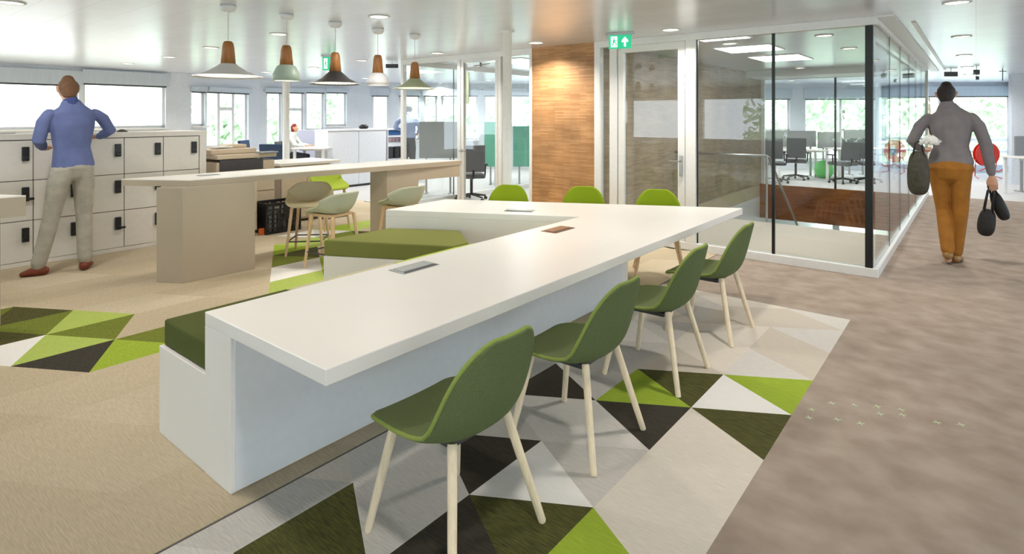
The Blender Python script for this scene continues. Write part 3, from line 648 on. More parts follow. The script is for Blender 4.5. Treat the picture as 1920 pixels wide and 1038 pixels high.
# ------------------------------------------------------------------ pendant lamps
def pend(X, Y, label, rim, top, wt, R0, prof, m, rz_c=CEIL, group='pendant lamps with wooden necks'):
    r = thing('pendant_lamp', label, 'lamp', (X, Y, CEIL), 0, group); z = lambda a: a-CEIL
    f = MB(); f.lathe([(0, 0), (.066, 0), (.07, -.02), (.06, -.045), (.035, -.062), (0, -.064)], n=24); f.build('ceiling_cup', 'lamp_white', r, smooth=True)
    f = MB(); f.tube([(0, 0, -.06), (0, 0, z(top)+.005)], .003, 6); f.build('cord', 'cord_white', r)
    f = MB(); f.lathe([(0, z(top)), (.03, z(top)), (.042, z(top)-.015), (.05, z(top)-.05), (.0625, z(wt)), (0, z(wt))], n=24); f.build('wooden_neck', 'wood_walnut', r, smooth=True)
    f = MB(); f.lathe([(a, z(wt)+(rim-wt)*b) for a, b in prof]+[(a-.004, z(wt)+(rim-wt)*b) for a, b in reversed(prof)], n=40); f.build('lamp_shade', m, r, smooth=True)
    f = MB(); f.lathe([(prof[-1][0]-.006, z(rim)+.006), (.03, z(wt)+(rim-wt)*.45), (0, z(wt)+(rim-wt)*.45)], n=32); f.build('shade_lining', 'lamp_glow', r, smooth=True)
    f = MB(); f.lathe([(0, z(rim)+.045), (.03, z(rim)+.06), (.035, z(rim)+.085), (.02, z(rim)+.11)], n=16); f.build('bulb', 'light_warm', r, smooth=True)
    return r
cone = lambda R0: [(.0625, 0), (.085, .15), (R0*.55, .55), (R0*.88, .88), (R0, 1)]
dome = lambda R0: [(.0625, 0), (.085, .08), (R0*.82, .3), (R0*.97, .6), (R0, 1)]
pend(-5.21, 2.42, 'large light grey cone pendant with wooden neck, first in the row', 1.95, 2.27, 2.07, .29, cone(.29), 'lamp_white')
pend(-5.23, 2.99, 'small mint green dome pendant with wooden neck, second in the row', 1.943, 2.29, 2.10, .128, dome(.128), 'lamp_mint')
pend(-5.26, 3.56, 'black cone pendant with wooden neck, middle of the row', 1.937, 2.272, 2.072, .262, cone(.262), 'lamp_black')
pend(-5.28, 4.13, 'small white dome pendant with wooden neck, fourth in the row', 1.951, 2.295, 2.09, .125, dome(.125), 'lamp_white')
pend(-5.30, 4.70, 'sage green cone pendant with wooden neck, last in the row', 1.93, 2.257, 2.055, .262, cone(.262), 'lamp_sage')

# ------------------------------------------------------------------ ceiling lights
def downlight(X, Y, label, power=34, col=(1, .93, .84)):
    r = thing('downlight', label, 'ceiling light', (X, Y, CEIL), 0, 'round ceiling downlights')
    f = MB(); f.lathe([(.085, -.001), (.105, -.001), (.108, -.008), (.09, -.012), (.085, -.001)], n=28); f.build('trim_ring', 'frame_white', r, smooth=True)
    f = MB(); f.lathe([(0, -.005), (.086, -.005)], n=28); f.build('lens', 'light_warm', r)
    if power:
        l = bpy.data.lights.new('downlight_lamp', 'AREA'); l.shape = 'DISK'; l.size = .16; l.energy = power; l.color = col; l.spread = math.radians(140)
        q = bpy.data.objects.new('downlight_lamp', l); COL.objects.link(q); q.parent = r; q.location = (0, 0, -.03)
for X, Y, lb, p in ((-4.62, 3.63, 'round downlight over the table, between the middle pendants and the near edge', 12), (-6.54, 3.64, 'round downlight just behind the mint pendant', 14), (-8.6, 3.75, 'faint round downlight above the windows left of the first pendant', 8),
                    (-6.55, 1.17, 'round downlight in the top left corner', 12), (-4.61, 6.24, 'round downlight in front of the brick wall top', 26), (-2.72, 6.27, 'round downlight right of the exit sign over the glass wall', 22),
                    (-6.57, 6.29, 'round downlight above the left glass partition', 14), (-8.49, 6.29, 'round downlight behind the white dome pendant', 10), (-.13, 6.33, 'largest corridor downlight at the top edge of the photo', 20),
                    (-.14, 9.07, 'middle corridor downlight above the walking person', 20), (-.15, 11.87, 'farthest corridor downlight, small and faint', 16), (-2.72, 3.63, 'downlight over the white table', 10), (-.7, 3.63, 'downlight over the near corridor', 16),
                    (-4.62, 1.0, 'downlight over the near bench', 10), (-2.72, 1.0, 'downlight above the camera side of the table', 8), (-.7, 1.0, 'downlight above the near carpet', 12)):
    downlight(X, Y, lb, p)
fill_grid = [(X, Y) for X in (-.14, -2.07, -4.0, -5.93, -8.6, -10.5, -12.4) for Y in (9.3, 12.0, 14.7, 17.4)]+[(X, Y) for X in (-10.5, -12.4) for Y in (1.2, 3.9, 6.6)]+[(-16.5, 12), (-16.5, 15.5), (-16.5, 9.3)]  # extra downlights continuing the ceiling pattern, added to brighten the dark offices
seq = 0
for X, Y in fill_grid:
    if (-5.1 < X < -.5 and Y < 14.4) or (X == -.14 and Y < 14): continue
    if not in_poly((X, Y), ROOF): continue
    cx = X*CA+Y*SA; cy = -X*SA+Y*CA; u = int(960+1080*cx/cy); seq += 1
    downlight(X, Y, 'small round downlight added to brighten the left office, far from the camera' if X < -8 else 'small round downlight added to brighten the rooms behind the glazed walls', 26, (1, .97, .92))
for x, y, lb in ((1545, 66, 'small round light in the stair hall ceiling, nearest the black corner post'), (1592, 90, 'small round light in the stair hall ceiling, right of the light panels'), (1500, 127, 'small round light in the stair hall ceiling below the panels'),
                 (1368, 81, 'small round light between the upper light panels of the stair hall')):
    a = gp(x, y, CEIL); downlight(a[0], a[1], lb, 0)
def panel_light(pts, label, power):
    P = [gp(*p, CEIL) for p in pts]; c = [sum(p[i] for p in P)/len(P) for i in (0, 1)]
    w = (max(p[0] for p in P)-min(p[0] for p in P)); h = (max(p[1] for p in P)-min(p[1] for p in P))
    r = thing('ceiling_light_panel', label, 'ceiling light', (c[0], c[1], CEIL), 0, 'rectangular ceiling light panels')
    f = MB(); f.box((0, 0, -.006), (w, h, .012)); f.build('frame', 'frame_white', r)
    f = MB(); f.box((0, 0, -.014), (w-.04, h-.04, .004)); f.build('diffuser', 'light_panel', r)
    if power:
        l = bpy.data.lights.new('panel_lamp', 'AREA'); l.shape = 'RECTANGLE'; l.size = w; l.size_y = h; l.energy = power
        q = bpy.data.objects.new('panel_lamp', l); COL.objects.link(q); q.parent = r; q.location = (0, 0, -.03)
panel_light([(1338, 90), (1385, 98), (1468, 90), (1430, 83)], 'bright rectangular light panel, upper one in the stair hall', 16)
panel_light([(1410, 108), (1440, 115), (1520, 107), (1490, 101)], 'bright rectangular light panel, lower one in the stair hall', 16)
panel_light([(1312, 75), (1312, 71), (1402, 66), (1400, 70)], 'thin bright light panel at the top left of the stair hall glass', 12)
panel_light([(960, 110), (965, 118), (1010, 121), (1006, 111)], 'bright rectangular light panel in the glazed meeting room', 30)

# exit signs, ceiling fittings
def exit_sign(X, Y, w, h, rz, label, drop=.03):
    r = thing('exit_sign', label, 'sign', (X, Y, CEIL), rz, 'green exit signs')
    f = MB(); f.box((0, 0, -drop/2-.002), (w*1.25, .03, drop)); f.build('mount', 'steel', r)
    f = MB(); f.box((0, 0, -drop-h/2), (w, .012, h)); f.build('sign_plate', 'sign_green', r)
    zc = -drop-h/2; y = -.0075
    f = MB()
    def quad(pts): f.add([(a*w, y-.0006, zc+b*h) for a, b in pts]+[(a*w, y+.0014, zc+b*h) for a, b in pts], [tuple(range(len(pts))), tuple(range(2*len(pts)-1, len(pts)-1, -1))])
    quad([(.18, -.36), (.26, -.36), (.26, .0), (.36, -.06), (.36, .08), (.22, .34), (.08, .08), (.08, -.06), (.18, .0)])          # arrow up
    quad([(-.40, -.38), (-.12, -.38), (-.12, .38), (-.40, .38)])
    f.build('pictogram', 'sign_white', r)
    f = MB()
    quad([(-.30, .2), (-.24, .2), (-.24, .3), (-.30, .3)]); quad([(-.34, -.02), (-.28, .18), (-.2, .14), (-.24, -.06)]); quad([(-.30, -.04), (-.36, -.3), (-.31, -.3), (-.24, -.04)]); quad([(-.27, -.04), (-.18, -.14), (-.2, -.32), (-.16, -.32), (-.13, -.12), (-.22, .0)]); quad([(-.2, .12), (-.14, .02), (-.12, .06), (-.19, .18)])
    for v in range(len(f.v)): f.v[v] = (f.v[v][0], f.v[v][1]-.0012, f.v[v][2])
    f.build('running_figure', 'sign_green', r)
exit_sign(-3.275, 6.1, .265, .165, YAW*.5, 'green exit sign with running figure and arrow above the glass door')
a = gp(617, 103, CEIL); exit_sign(a[0], a[1], .2, .22, YAW+.2, 'small distant green exit sign behind the black pendant lamp')
for x, y, w, h, lb in ((1783, 134, .26, .1, 'black ceiling sign left above the walking person'), (1831, 130, .1, .1, 'small black ceiling fitting, upper of two right of the person'), (1831, 143, .09, .08, 'small black ceiling fitting, lower of two right of the person'), (735, 119, .22, .07, 'small grey ceiling box beside the white dome pendant')):
    a = gp(x, y-4, CEIL); r = thing('ceiling_fitting', lb, 'fitting', (a[0], a[1], CEIL), YAW, 'small fittings under the ceiling')
    f = MB(); f.tube([(0, 0, 0), (0, 0, -.05)], .008); f.build('hanger', 'steel', r); f = MB(); f.box((0, 0, -.05-h/2), (w, .05, h)); f.build('housing', 'charcoal', r, bevel=.005)
a = gp(1880, 128, CEIL); r = thing('ceiling_fitting', 'thin cross shaped hanger at the far right of the corridor ceiling', 'fitting', (a[0], a[1], CEIL), YAW, 'small fittings under the ceiling')
f = MB(); f.tube([(0, 0, 0), (0, 0, -.26)], .008); f.build('rod', 'charcoal', r); f = MB(); f.tube([(-.07, 0, -.06), (.07, 0, -.06)], .008); f.build('cross_bar', 'charcoal', r)

# columns
for (X, Y, rr, lb) in ((-4.26, 5.20, .052, 'slim white round column behind the white table'), (-8.86, 5.06, .055, 'slim white round column under the mint pendant, by the office')):
    f = MB(); f.lathe([(rr+.03, 0), (rr+.03, .012), (rr, .02), (rr, CEIL-.02), (rr+.03, CEIL-.012), (rr+.03, CEIL)], (0, 0, 0), 28); o = f.build('column', 'frame_white', smooth=True, kind='structure'); o.location = (X, Y, 0)

# stair railing
r = thing('stair_railing', 'glass balustrade with round handrail that turns down the stairs', 'railing', (-2.47, 9.22, 0))
f = MB(); f.tube([(-1.45, 0, 1.0), (0, 0, 1.0), (0.0, 0.12, .97), (0, 1.95, -.36), (0, 4.1, -1.86)], .02); f.build('handrail', 'steel', r, smooth=True)
f = MB(); f.bb(-1.45, -.006, .0, -.02, .006, .97); f.build('glass_panel', 'glass_clear', r)
f = MB(); f.add([(0, .04, -.1), (0, 3.9, -2.75), (0, 3.9, -1.8), (0, .04, .95), (.01, .04, -.1), (.01, 3.9, -2.75), (.01, 3.9, -1.8), (.01, .04, .95)], [(0, 1, 2, 3), (7, 6, 5, 4), (0, 4, 5, 1), (1, 5, 6, 2), (2, 6, 7, 3), (3, 7, 4, 0)]); f.build('glass_panel', 'glass_clear', r)
f = MB(); f.tube([(0, 0, 0), (0, 0, 1.0)], .018); f.build('post', 'steel', r)

# ------------------------------------------------------------------ copier, low cabinet, crate
t = thing('copier', 'beige office copier with paper tray stack behind the tall counter', 'copier', (-8.15, 3.9, 0))
f = MB(); f.bb(-.30, -.40, .08, .28, .42, .98); f.build('body', 'copier_beige', t, bevel=.012)
f = MB(); f.bb(-.30, -.40, 1.02, .30, .44, 1.08); f.bb(-.30, -.40, .98, -.2, .42, 1.02); f.build('scanner_deck', 'copier_beige', t, bevel=.01)
f = MB(); f.bb(-.33, -.42, 1.08, .15, .22, 1.15); f.bb(-.33, -.1, 1.15, -.05, .18, 1.2); f.bb(-.33, -.44, .98, -.27, -.36, 1.2); f.build('document_feeder', 'copier_beige', t, bevel=.015)
f = MB(); f.box((.27, .30, 1.09), (.18, .26, .02)); f.build('control_panel', 'grey_fabric', t, bevel=.004)
f = MB(); f.bb(.27, -.36, .86, .292, .24, 1.01); f.build('output_slot', 'charcoal', t)
for k in range(5):
    f = MB(); f.bb(.27, -.38, .12+k*.145, .30, .40, .255+k*.145); d = f.build('drawer', 'copier_beige', t, bevel=.004)
    f = MB(); f.bb(.30, -.06, .17+k*.145, .315, .06, .2+k*.145); f.build('handle', 'charcoal', d)
for x, y in ((-.22, -.32), (.22, -.32), (-.22, .34), (.22, .34)):
    f = MB(); f.disc_y((x, y, .04), .04, .03); f.build('caster', 'black_plastic', t)
f = MB(); f.tube([(-.12, -.1, 1.155), (.0, .16, 1.2)], .012); o = f.build('open_booklet', 'bark'); o.location = (-8.15, 3.9, .0)
bpy.data.objects.remove(o)
f = MB(); f.box((0, 0, .02), (.2, .28, .012), .3); f.box((.01, .02, .032), (.19, .27, .01), .5); tag(f.build('paper_stack', 'paper', origin=(0, 0, 0)), 'loose papers lying on top of the beige copier', 'papers').location = (-8.25, 3.72, 1.145)
t = thing('drawer_unit', 'narrow beige drawer stack with round knobs behind the counter leg', 'drawer unit', (-7.55, 3.72, 0))
f = MB(); f.bb(-.22, -.17, .07, 0, .17, .86); f.build('body', 'copier_beige', t, bevel=.006)
for k, (z0, z1) in enumerate(((.08, .19), (.2, .31), (.32, .43), (.44, .55), (.56, .84))):
    f = MB(); f.bb(0, -.165, z0, .012, .165, z1); d = f.build('drawer', 'copier_beige', t, bevel=.002)
    f = MB()
    f.disc_y((.02, 0, (z0+z1)/2), .014, .02, 12, (1, 0, 0)); f.disc_y((.02, -.12, (z0+z1)/2), .007, .012, 10, (1, 0, 0)); f.build('knob', 'charcoal', d)
for y in (-.12, .12):
    f = MB(); f.disc_y((-.05, y, .035), .035, .03); f.build('caster', 'black_plastic', t)
t = thing('storage_cabinet', 'low beige cabinet run with white worktop behind the crate', 'cabinet', (-8.0, 5.1, 0))
f = MB(); f.bb(-.45, -.62, .04, 0, .23, .86); f.build('body', 'beige_panel', t, bevel=.004)
f = MB(); f.bb(-.8, -.64, .86, .02, .4, .90); f.build('worktop', 'laminate_white', t, bevel=.003)
for k in range(2):
    f = MB(); f.bb(0, -.61+k*.42, .07, .015, -.20+k*.42, .85); d = f.build('door', 'copier_beige', t, bevel=.003); f = MB(); f.bb(.015, -.56+k*.42, .7, .025, -.53+k*.42, .8); f.build('handle', 'steel', d)
t = thing('storage_crate', 'black folding plastic crate on the floor behind the stools', 'crate', (-7.62, 4.22, 0))
f = MB(); W, L, H = .34, .5, .42
f.bb(-W/2, -L/2, 0, W/2, L/2, .02)
for sx_ in (-1, 1):
    for z in (.02, .40): f.bb(sx_*W/2-.012, -L/2, z-.02, sx_*W/2+.012, L/2, z+.02)
    for k in range(5): f.bb(sx_*W/2-.008, -L/2, .07+k*.062, sx_*W/2+.008, L/2, .09+k*.062)
    for k in range(6): f.bb(sx_*W/2-.008, -L/2+k*L/5-.012, 0, sx_*W/2+.008, -L/2+k*L/5+.012, H)
    f.bb(sx_*W/2-.01, .0, .18, sx_*W/2+.01, .08, .4)
for sy_ in (-1, 1): f.bb(-W/2, sy_*L/2-.01, 0, W/2, sy_*L/2+.01, H)
f.build('basket', 'black_plastic', t)
f = MB()
for k in range(6): f.bb(-.14, -.2+k*.07, .02, .14, -.16+k*.07, .26+(k % 3)*.04)
f.build('folders', 'grey_fabric', t)
f = MB(); f.bb(-.01, -.04, 0, .01, .04, .09); tag(f.build('orange_box', 'orange', bevel=.002), 'tiny orange box in the gap left of the black crate', 'box').location = (-7.5, 3.93, .0)
bpy.data.objects['orange_box'].location.z = 0; bpy.data.objects['orange_box'].scale = (1, 1, 1)

# ------------------------------------------------------------------ white cabinet run and open shelf in the office
t = thing('storage_cabinet', 'chest high white cabinet run in the office behind the tall counter', 'cabinet', (-11.0, 8.1, 0))
f = MB(); f.bb(-.5, -.83, .05, -.02, .76, 1.30); f.bb(-.52, -.85, 1.27, .01, .78, 1.31); f.bb(-.5, -.85, 0, 0, -.82, 1.27); f.build('body', 'paint_white', t, bevel=.004)
f = MB(); f.bb(-.48, -.82, 0, -.04, .76, .05); f.build('plinth', 'charcoal', t)
for k in range(2):
    f = MB(); f.bb(-.02, -.82+k*.79, .06, 0, -.04+k*.79, .4); f.build('drawer', 'grey_fabric' if 0 else 'wall_paint', t, bevel=.003)
    f = MB(); f.bb(-.02, -.82+k*.79, .41, 0, -.04+k*.79, 1.26); f.build('door', 'wall_paint', t, bevel=.003)
f = MB(); f.lathe([(0, 0), (.09, 0), (.12, .05), (.05, .1), (0, .11)], n=18); tag(f.build('desk_phone', 'black_plastic', smooth=True), 'dark rounded object standing on the white office cabinet', 'object').location = (-11.2, 8.35, 1.31)
t = thing('open_shelf', 'open shelf with blue and pale boxes beside the white office cabinet', 'shelf', (-11.0, 9.35, 0))
f = MB()
for z in (.05, .55, .95, 1.27): f.bb(-.45, -.45, z, 0, .45, z+.03)
for y in (-.45, .43): f.bb(-.45, y, 0, 0, y+.02, 1.3)
f.build('frame', 'paint_white', t)
f = MB(); f.bb(-.4, -.4, 1.14, -.03, .4, 1.26); tag(f.build('blue_box', 'blue_box'), 'blue box on the upper level of the open shelf', 'box').location = (-11.0, 9.35, .0)
f = MB()
for k in range(7): f.bb(-.35, -.38+k*.11, .985, -.05, -.29+k*.11, 1.08)
tag(f.build('paper_stack', 'pink_paper'), 'pinkish paper stacks on the open shelf under the blue box', 'papers').location = (-11.0, 9.35, 0)
f = MB()
for k in range(4): f.bb(-.35, -.38+k*.2, .58, -.05, -.25+k*.2, .85)
tag(f.build('binder_row', 'charcoal'), 'dark binders on the lower level of the open shelf', 'binders').location = (-11.0, 9.35, 0)

# ------------------------------------------------------------------ office chairs, desks, screens
def office_chair(label, m, loc, rz, arms=True, group='office swivel chairs', base='black_plastic'):
    r = thing('office_chair', label, 'chair', loc, rz, group)
    f = MB(); f.box((0, 0, .47), (.48, .46, .08)); f.build('seat', m, r, bevel=.03)
    f = MB(); f.rings([[(x*.22*w, -.22-.05*s+.02*abs(x), z) for x, w in ((-1, 1), (-.5, 1), (.5, 1), (1, 1))]+[(x*.22*w, -.27-.05*s, z) for x, w in ((1, 1), (.5, 1), (-.5, 1), (-1, 1))] for s, z in ((0, .56), (.2, .7), (.6, .9), (1, 1.06))]); f.build('backrest', m, r, bevel=.01)
    f = MB(); f.tube([(0, -.1, .42), (0, -.28, .45), (0, -.3, .6)], .02); f.tube([(0, 0, .43), (0, 0, .1)], .028); f.build('column', base, r)
    for s in (-1, 1) if arms else ():
        f = MB(); f.tube([(s*.26, .0, .46), (s*.27, 0, .66)], .016); f.box((s*.27, .02, .68), (.06, .26, .03)); f.build('armrest', base, r)
    f = MB()
    for k in range(5):
        a = 2*PI*k/5+.3; f.tube([(0, 0, .12), (.30*math.cos(a), .30*math.sin(a), .075)], [.024, .016])
    f.build('base', base, r)
    for k in range(5):
        a = 2*PI*k/5+.3; g = MB(); g.disc_y((.30*math.cos(a), .30*math.sin(a), .03), .03, .04, 14, (math.sin(a), -math.cos(a), 0)); g.build('caster', base, r)
    return r
def at(x, y): p = gp(x, y); return (p[0], p[1], 0)
def desk(label, loc, rz, L=1.6, W=.8, z=.74, m='laminate_white', name='desk'):
    r = thing(name, label, 'desk', loc, rz, 'white office desks')
    f = MB(); f.box((0, 0, z-.0125), (L, W, .025)); f.build('desktop', m, r, bevel=.003)
    for s in (-1, 1):
        for q in (-1, 1):
            f = MB(); f.box((s*(L/2-.06), q*(W/2-.06), (z-.025)/2), (.05, .05, z-.025)); f.build('leg', 'frame_white', r)
    f = MB(); f.box((0, 0, z-.05), (L-.12, .04, .04)); f.build('cross_bar', 'frame_white', r)
    return r
def screen(label, x0, x1, y0, y1, d, m, legs=True):
    P, Q = dp(x0, d), dp(x1, d); c = ((P[0]+Q[0])/2, (P[1]+Q[1])/2); L = math.hypot(P[0]-Q[0], P[1]-Q[1]); zt, zb = zz(y0, d), zz(y1, d)
    r = thing('privacy_screen', label, 'screen', (c[0], c[1], 0), YAW, 'privacy screens')
    f = MB(); f.box((0, 0, (zt+zb)/2), (L, .04, zt-zb)); f.build('panel', m, r, bevel=.012)
    for s in (-1, 1):
        f = MB(); f.box((s*(L/2-.15), 0, zb/2), (.04, .04, zb)); f.box((s*(L/2-.15), 0, .01), (.06, .3, .02)); f.build('leg', 'steel', r)
    return r
# left office
a = dp(480, 13.0); office_chair('navy office chair at left behind the copier, seen from the side', 'blue_fabric', (a[0], a[1], 0), YAW-PI/2)
a = dp(517, 11.5); office_chair('navy office chair half hidden behind the slim column', 'blue_fabric', (a[0], a[1], 0), YAW+.1)
a = dp(512, 14.3); desk('white desk between the two navy chairs', (a[0], a[1], 0), YAW+.2, 1.5)
a = dp(575, 11.95); office_chair('dark office chair under the red haired person', 'chair_grey', (dp(549, 12.5)[0], dp(549, 12.5)[1], 0), YAW-PI/2)
a = dp(588, 12.5); desk('white desk where the red haired person works', (a[0], a[1], 0), YAW, .72, .7, .93)
screen('lilac grey desk screen facing the red haired person', 556, 606, 243, 300, 13.25, 'screen_lilac')
f = MB(); f.lathe([(0, 0), (.2, .02), (.28, .15), (.25, .3), (.1, .4), (0, .41)], n=20); tag(f.build('pouf', 'wool_green', smooth=True), 'small green pouf on the office floor beside the navy chair', 'pouf').location = (*dp(492, 11.0), 0)
# behind the left glass partition
screen('long blue grey screen standing behind the man in pale blue', 786, 858, 228, 296, 12.0, 'grey_fabric')
screen('teal screen right of the glass door, wider one', 908, 941, 228, 312, 13.6, 'screen_teal')
screen('teal screen beside the brick wall, seen through glass', 962, 1012, 236, 312, 13.8, 'screen_teal')
a = dp(884, 11.0); office_chair('grey office chair seen through the left glass door', 'chair_grey', (a[0], a[1], 0), YAW+.2, group='office swivel chairs')
f = MB(); f.box((0, 0, 0), (.05, .01, .5)); tag(f.build('paper_notice', 'lamp_sage'), 'narrow pale green strip hanging inside the left glass door', 'notice').location = (*dp(877, 9.2), zz(165, 9.2))
# office beyond the stair hall
DY = 15.6
screen('wide grey screen left in the office beyond the stairs', 1436, 1530, 245, 275, 15.4, 'grey_fabric')
screen('grey screen at the centre of the office beyond the stairs', 1533, 1576, 247, 278, 15.3, 'grey_fabric')
screen('tall grey screen at right of the office beyond the stairs', 1582, 1628, 243, 285, 15.8, 'grey_fabric')
a = dp(1495, 14.9); desk('white desk left in the office beyond the stairs', (a[0], a[1], 0), YAW, 1.35, .7)
a = dp(1612, 14.85); desk('white desk right in the office beyond the stairs', (a[0], a[1], 0), YAW, 1.5, .7, .78)
a = dp(1580, 13.8); office_chair('dark grey office chair beyond the stairs, back to the camera', 'chair_grey', (a[0], a[1], 0), YAW+.15)
a = dp(1492, 14.6); office_chair('grey office chair left beyond the stairs, by the white desk leg', 'chair_grey', (a[0], a[1], 0), YAW-.4)
a = dp(1452, 13.9); office_chair('grey office chair against the left post beyond the stairs', 'chair_grey', (a[0], a[1], 0), YAW+PI*.9)
a = dp(1626, 13.9); office_chair('grey office chair tucked behind the nearest one beyond the stairs', 'chair_grey', (a[0], a[1], 0), YAW+PI)
f = MB(); f.lathe([(0, 0), (.14, .01), (.21, .1), (.23, .22), (.2, .36), (.1, .44), (0, .46)], n=24); tag(f.build('sitting_ball', 'ball_green', smooth=True), 'bright green sitting ball under the desk beyond the stairs', 'ball').location = (*dp(1545, 15.0), 0)
screen('grey screen at the far right edge of the photo', 1902, 1960, 255, 297, 12.2, 'grey_fabric')
a = dp(1948, 11.6); desk('white desk cut by the right edge of the photo', (a[0], a[1], 0), YAW, .9, .8, .78)

# hose reel on its stand
a = dp(1852, 14.9); r = thing('hose_reel', 'round red fire hose reel on a stand at the corridor end', 'hose reel', (a[0], a[1], 0), YAW)
f = MB(); f.disc_y((0, 0, .62), .31, .02, 36); f.disc_y((0, .1, .62), .31, .02, 36); f.disc_y((0, .05, .62), .26, .1, 36); f.build('drum', 'hose_red', r, bevel=.005)
f = MB(); f.disc_y((0, -.012, .62), .12, .02, 28); f.build('hub', 'hose_blue', r); f = MB(); f.disc_y((0, -.024, .62), .04, .02, 20); f.build('axle', 'lamp_glow' if 0 else 'paint_white', r)
f = MB(); f.tube([(-.28, .04, .5), (-.25, .1, .05), (-.3, -.1, .0)], .012); f.tube([(.28, .04, .5), (.25, .1, .05), (.3, -.1, .0)], .012); f.tube([(-.3, -.1, .2), (-.1, -.05, .26), (.2, -.1, .18), (.3, -.1, .24)], .014); f.build('stand', 'hose_red', r)

# ------------------------------------------------------------------ people
def person(label, loc, rz, H, J, clothes, hair, skin='skin', vox=.008, long_hair=False, spread=1):
    """J: joints in body-height units, facing +Y, person's right at +X when seen from behind"""
    r = thing('person', label, 'person', loc, rz)
    S = lambda p: [tuple(Vector(q[:3])*H)+tuple(k*H for k in q[3:]) for q in p]
    def L(mb, pts, **k): mb.loft(S(pts), **k)
    hd, nk, ch, ws, hp = [Vector(J[k]) for k in ('head', 'neck', 'chest', 'waist', 'hips')]
    def face(mb):
        mb.loft(S([(hd.x, hd.y+.006, hd.z-.044, .022, .03), (hd.x, hd.y+.006, hd.z-.028, .035, .044), (hd.x, hd.y, hd.z, .039, .050), (hd.x, hd.y-.004, hd.z+.024, .038, .05), (hd.x, hd.y-.006, hd.z+.038, .028, .038)]))
        mb.loft(S([(hd.x, hd.y+.055, hd.z+.008, .005, .006), (hd.x, hd.y+.064, hd.z-.008, .009, .008)]))
        for s in (-1, 1): mb.loft(S([(hd.x+s*.044, hd.y-.004, hd.z-.014, .005, .009), (hd.x+s*.048, hd.y-.006, hd.z+.012, .006, .013)]))
        L(mb, [tuple(nk-Vector((0, 0, .02)))+(.034, .034), tuple((nk+hd)/2-Vector((0, .004, .012)))+(.029, .031), (hd.x, hd.y, hd.z-.04, .028, .032)])
    b = MB(); face(b)
    sh = {s: Vector(J['sh'+s]) for s in 'LR'}; el = {s: Vector(J['el'+s]) for s in 'LR'}; wr = {s: Vector(J['wr'+s]) for s in 'LR'}
    L(b, [tuple(hp)+(.078, .05), tuple(ws)+(.066, .045), tuple(ch)+(.082, .052), tuple((sh['L']+sh['R'])/2-Vector((0, 0, .03)))+(.085, .032)])
    for s in 'LR':
        sg = -1 if s == 'L' else 1
        L(b, [tuple(sh[s]*.85+ch*.15)+(.019, .02), tuple((sh[s]+el[s])/2)+(.022, .023), tuple(el[s])+(.019, .02), tuple((el[s]*.6+wr[s]*.4))+(.02, .019), tuple(wr[s])+(.0135, .012)])
        d = (wr[s]-el[s]).normalized(); hdx = Vector(J.get('hand'+s, d)).normalized()
        side = Vector((1, 0, 0)) if abs(hdx.x) < .8 else Vector((0, 1, 0)); side = (side-hdx*side.dot(hdx)).normalized(); nrm = hdx.cross(side)
        pc = wr[s]+hdx*.026
        L(b, [tuple(wr[s])+(.013, .012), tuple(pc)+(.022, .012), tuple(wr[s]+hdx*.05)+(.023, .011)], side=tuple(side))
        for k, (o, ln) in enumerate(((-.017, .038), (-.006, .044), (.006, .041), (.017, .033))):
            p0 = wr[s]+hdx*.048+side*o; p1 = p0+hdx*ln*.5-nrm*.004; p2 = p0+hdx*ln*.85-nrm*.014; p3 = p0+hdx*ln*.9-nrm*.024
            b.tube([p*H for p in (p0, p1, p2, p3)], [.0048*H, .0046*H, .0042*H, .0034*H], 8)
        th = wr[s]+hdx*.014-side*sg*.02; b.tube([p*H for p in (wr[s]+hdx*.012-side*sg*.008, th+hdx*.008, th+hdx*.03-side*sg*.006, th+hdx*.044-nrm*.006)], [.006*H, .0058*H, .005*H, .004*H], 8)
    for s in 'LR':
        h_, k_, a_ = [Vector(J[q+s]) for q in ('hip', 'knee', 'ank')]
        L(b, [tuple(h_)+(.04, .045), tuple((h_+k_)/2)+(.035, .038), tuple(k_)+(.026, .028), tuple(k_*.6+a_*.4)+(.025, .03), tuple(a_)+(.017, .02)])
        t_ = Vector(J['toe'+s]); L(b, [tuple(a_*.8+Vector((a_.x, a_.y, .02))*.2)+(.016, .018), (a_.x, a_.y, .024, .017, .018), ((a_.x+t_.x)/2, (a_.y+t_.y)/2, .018, .02, .014)])
    b.build('body', skin, r, remesh=vox)
    for s in (-1, 1):
        e = MB(); e.lathe([(0, -.006*H), (.005*H, -.003*H), (.006*H, 0), (.005*H, .003*H), (0, .006*H)], ((hd.x+s*.017)*H, (hd.y+.049)*H, (hd.z+.006)*H), 10); e.build('eye', 'paint_white', r, smooth=True)
    # hair cap
    h = MB(); z0 = -.02 if not long_hair else -.05
    h.loft(S([(hd.x, hd.y-.022, hd.z+z0, .037, .033), (hd.x, hd.y-.014, hd.z+.0, .043, .044), (hd.x, hd.y-.008, hd.z+.022, .0435, .052), (hd.x, hd.y-.006, hd.z+.036, .038, .047), (hd.x, hd.y-.006, hd.z+.045, .03, .038)]))
    h.build('hair', hair, r, remesh=vox)
    top, bot, shoe = clothes
    g = MB(); e_ = .008
    L(g, [(hp.x, hp.y, hp.z+.035+J.get('hem', 0), .096*(.5+.5*J.get('hipw', 1)), .07), (ws.x, ws.y, ws.z, .082, .060), tuple((ws+ch)/2)+(.092, .064), tuple(ch)+(.102, .066), tuple((sh['L']+sh['R'])/2+Vector((0, 0, -.012)))+(.106, .05), tuple((sh['L']+sh['R'])/2*.35+nk*.65)+(.056, .040)])
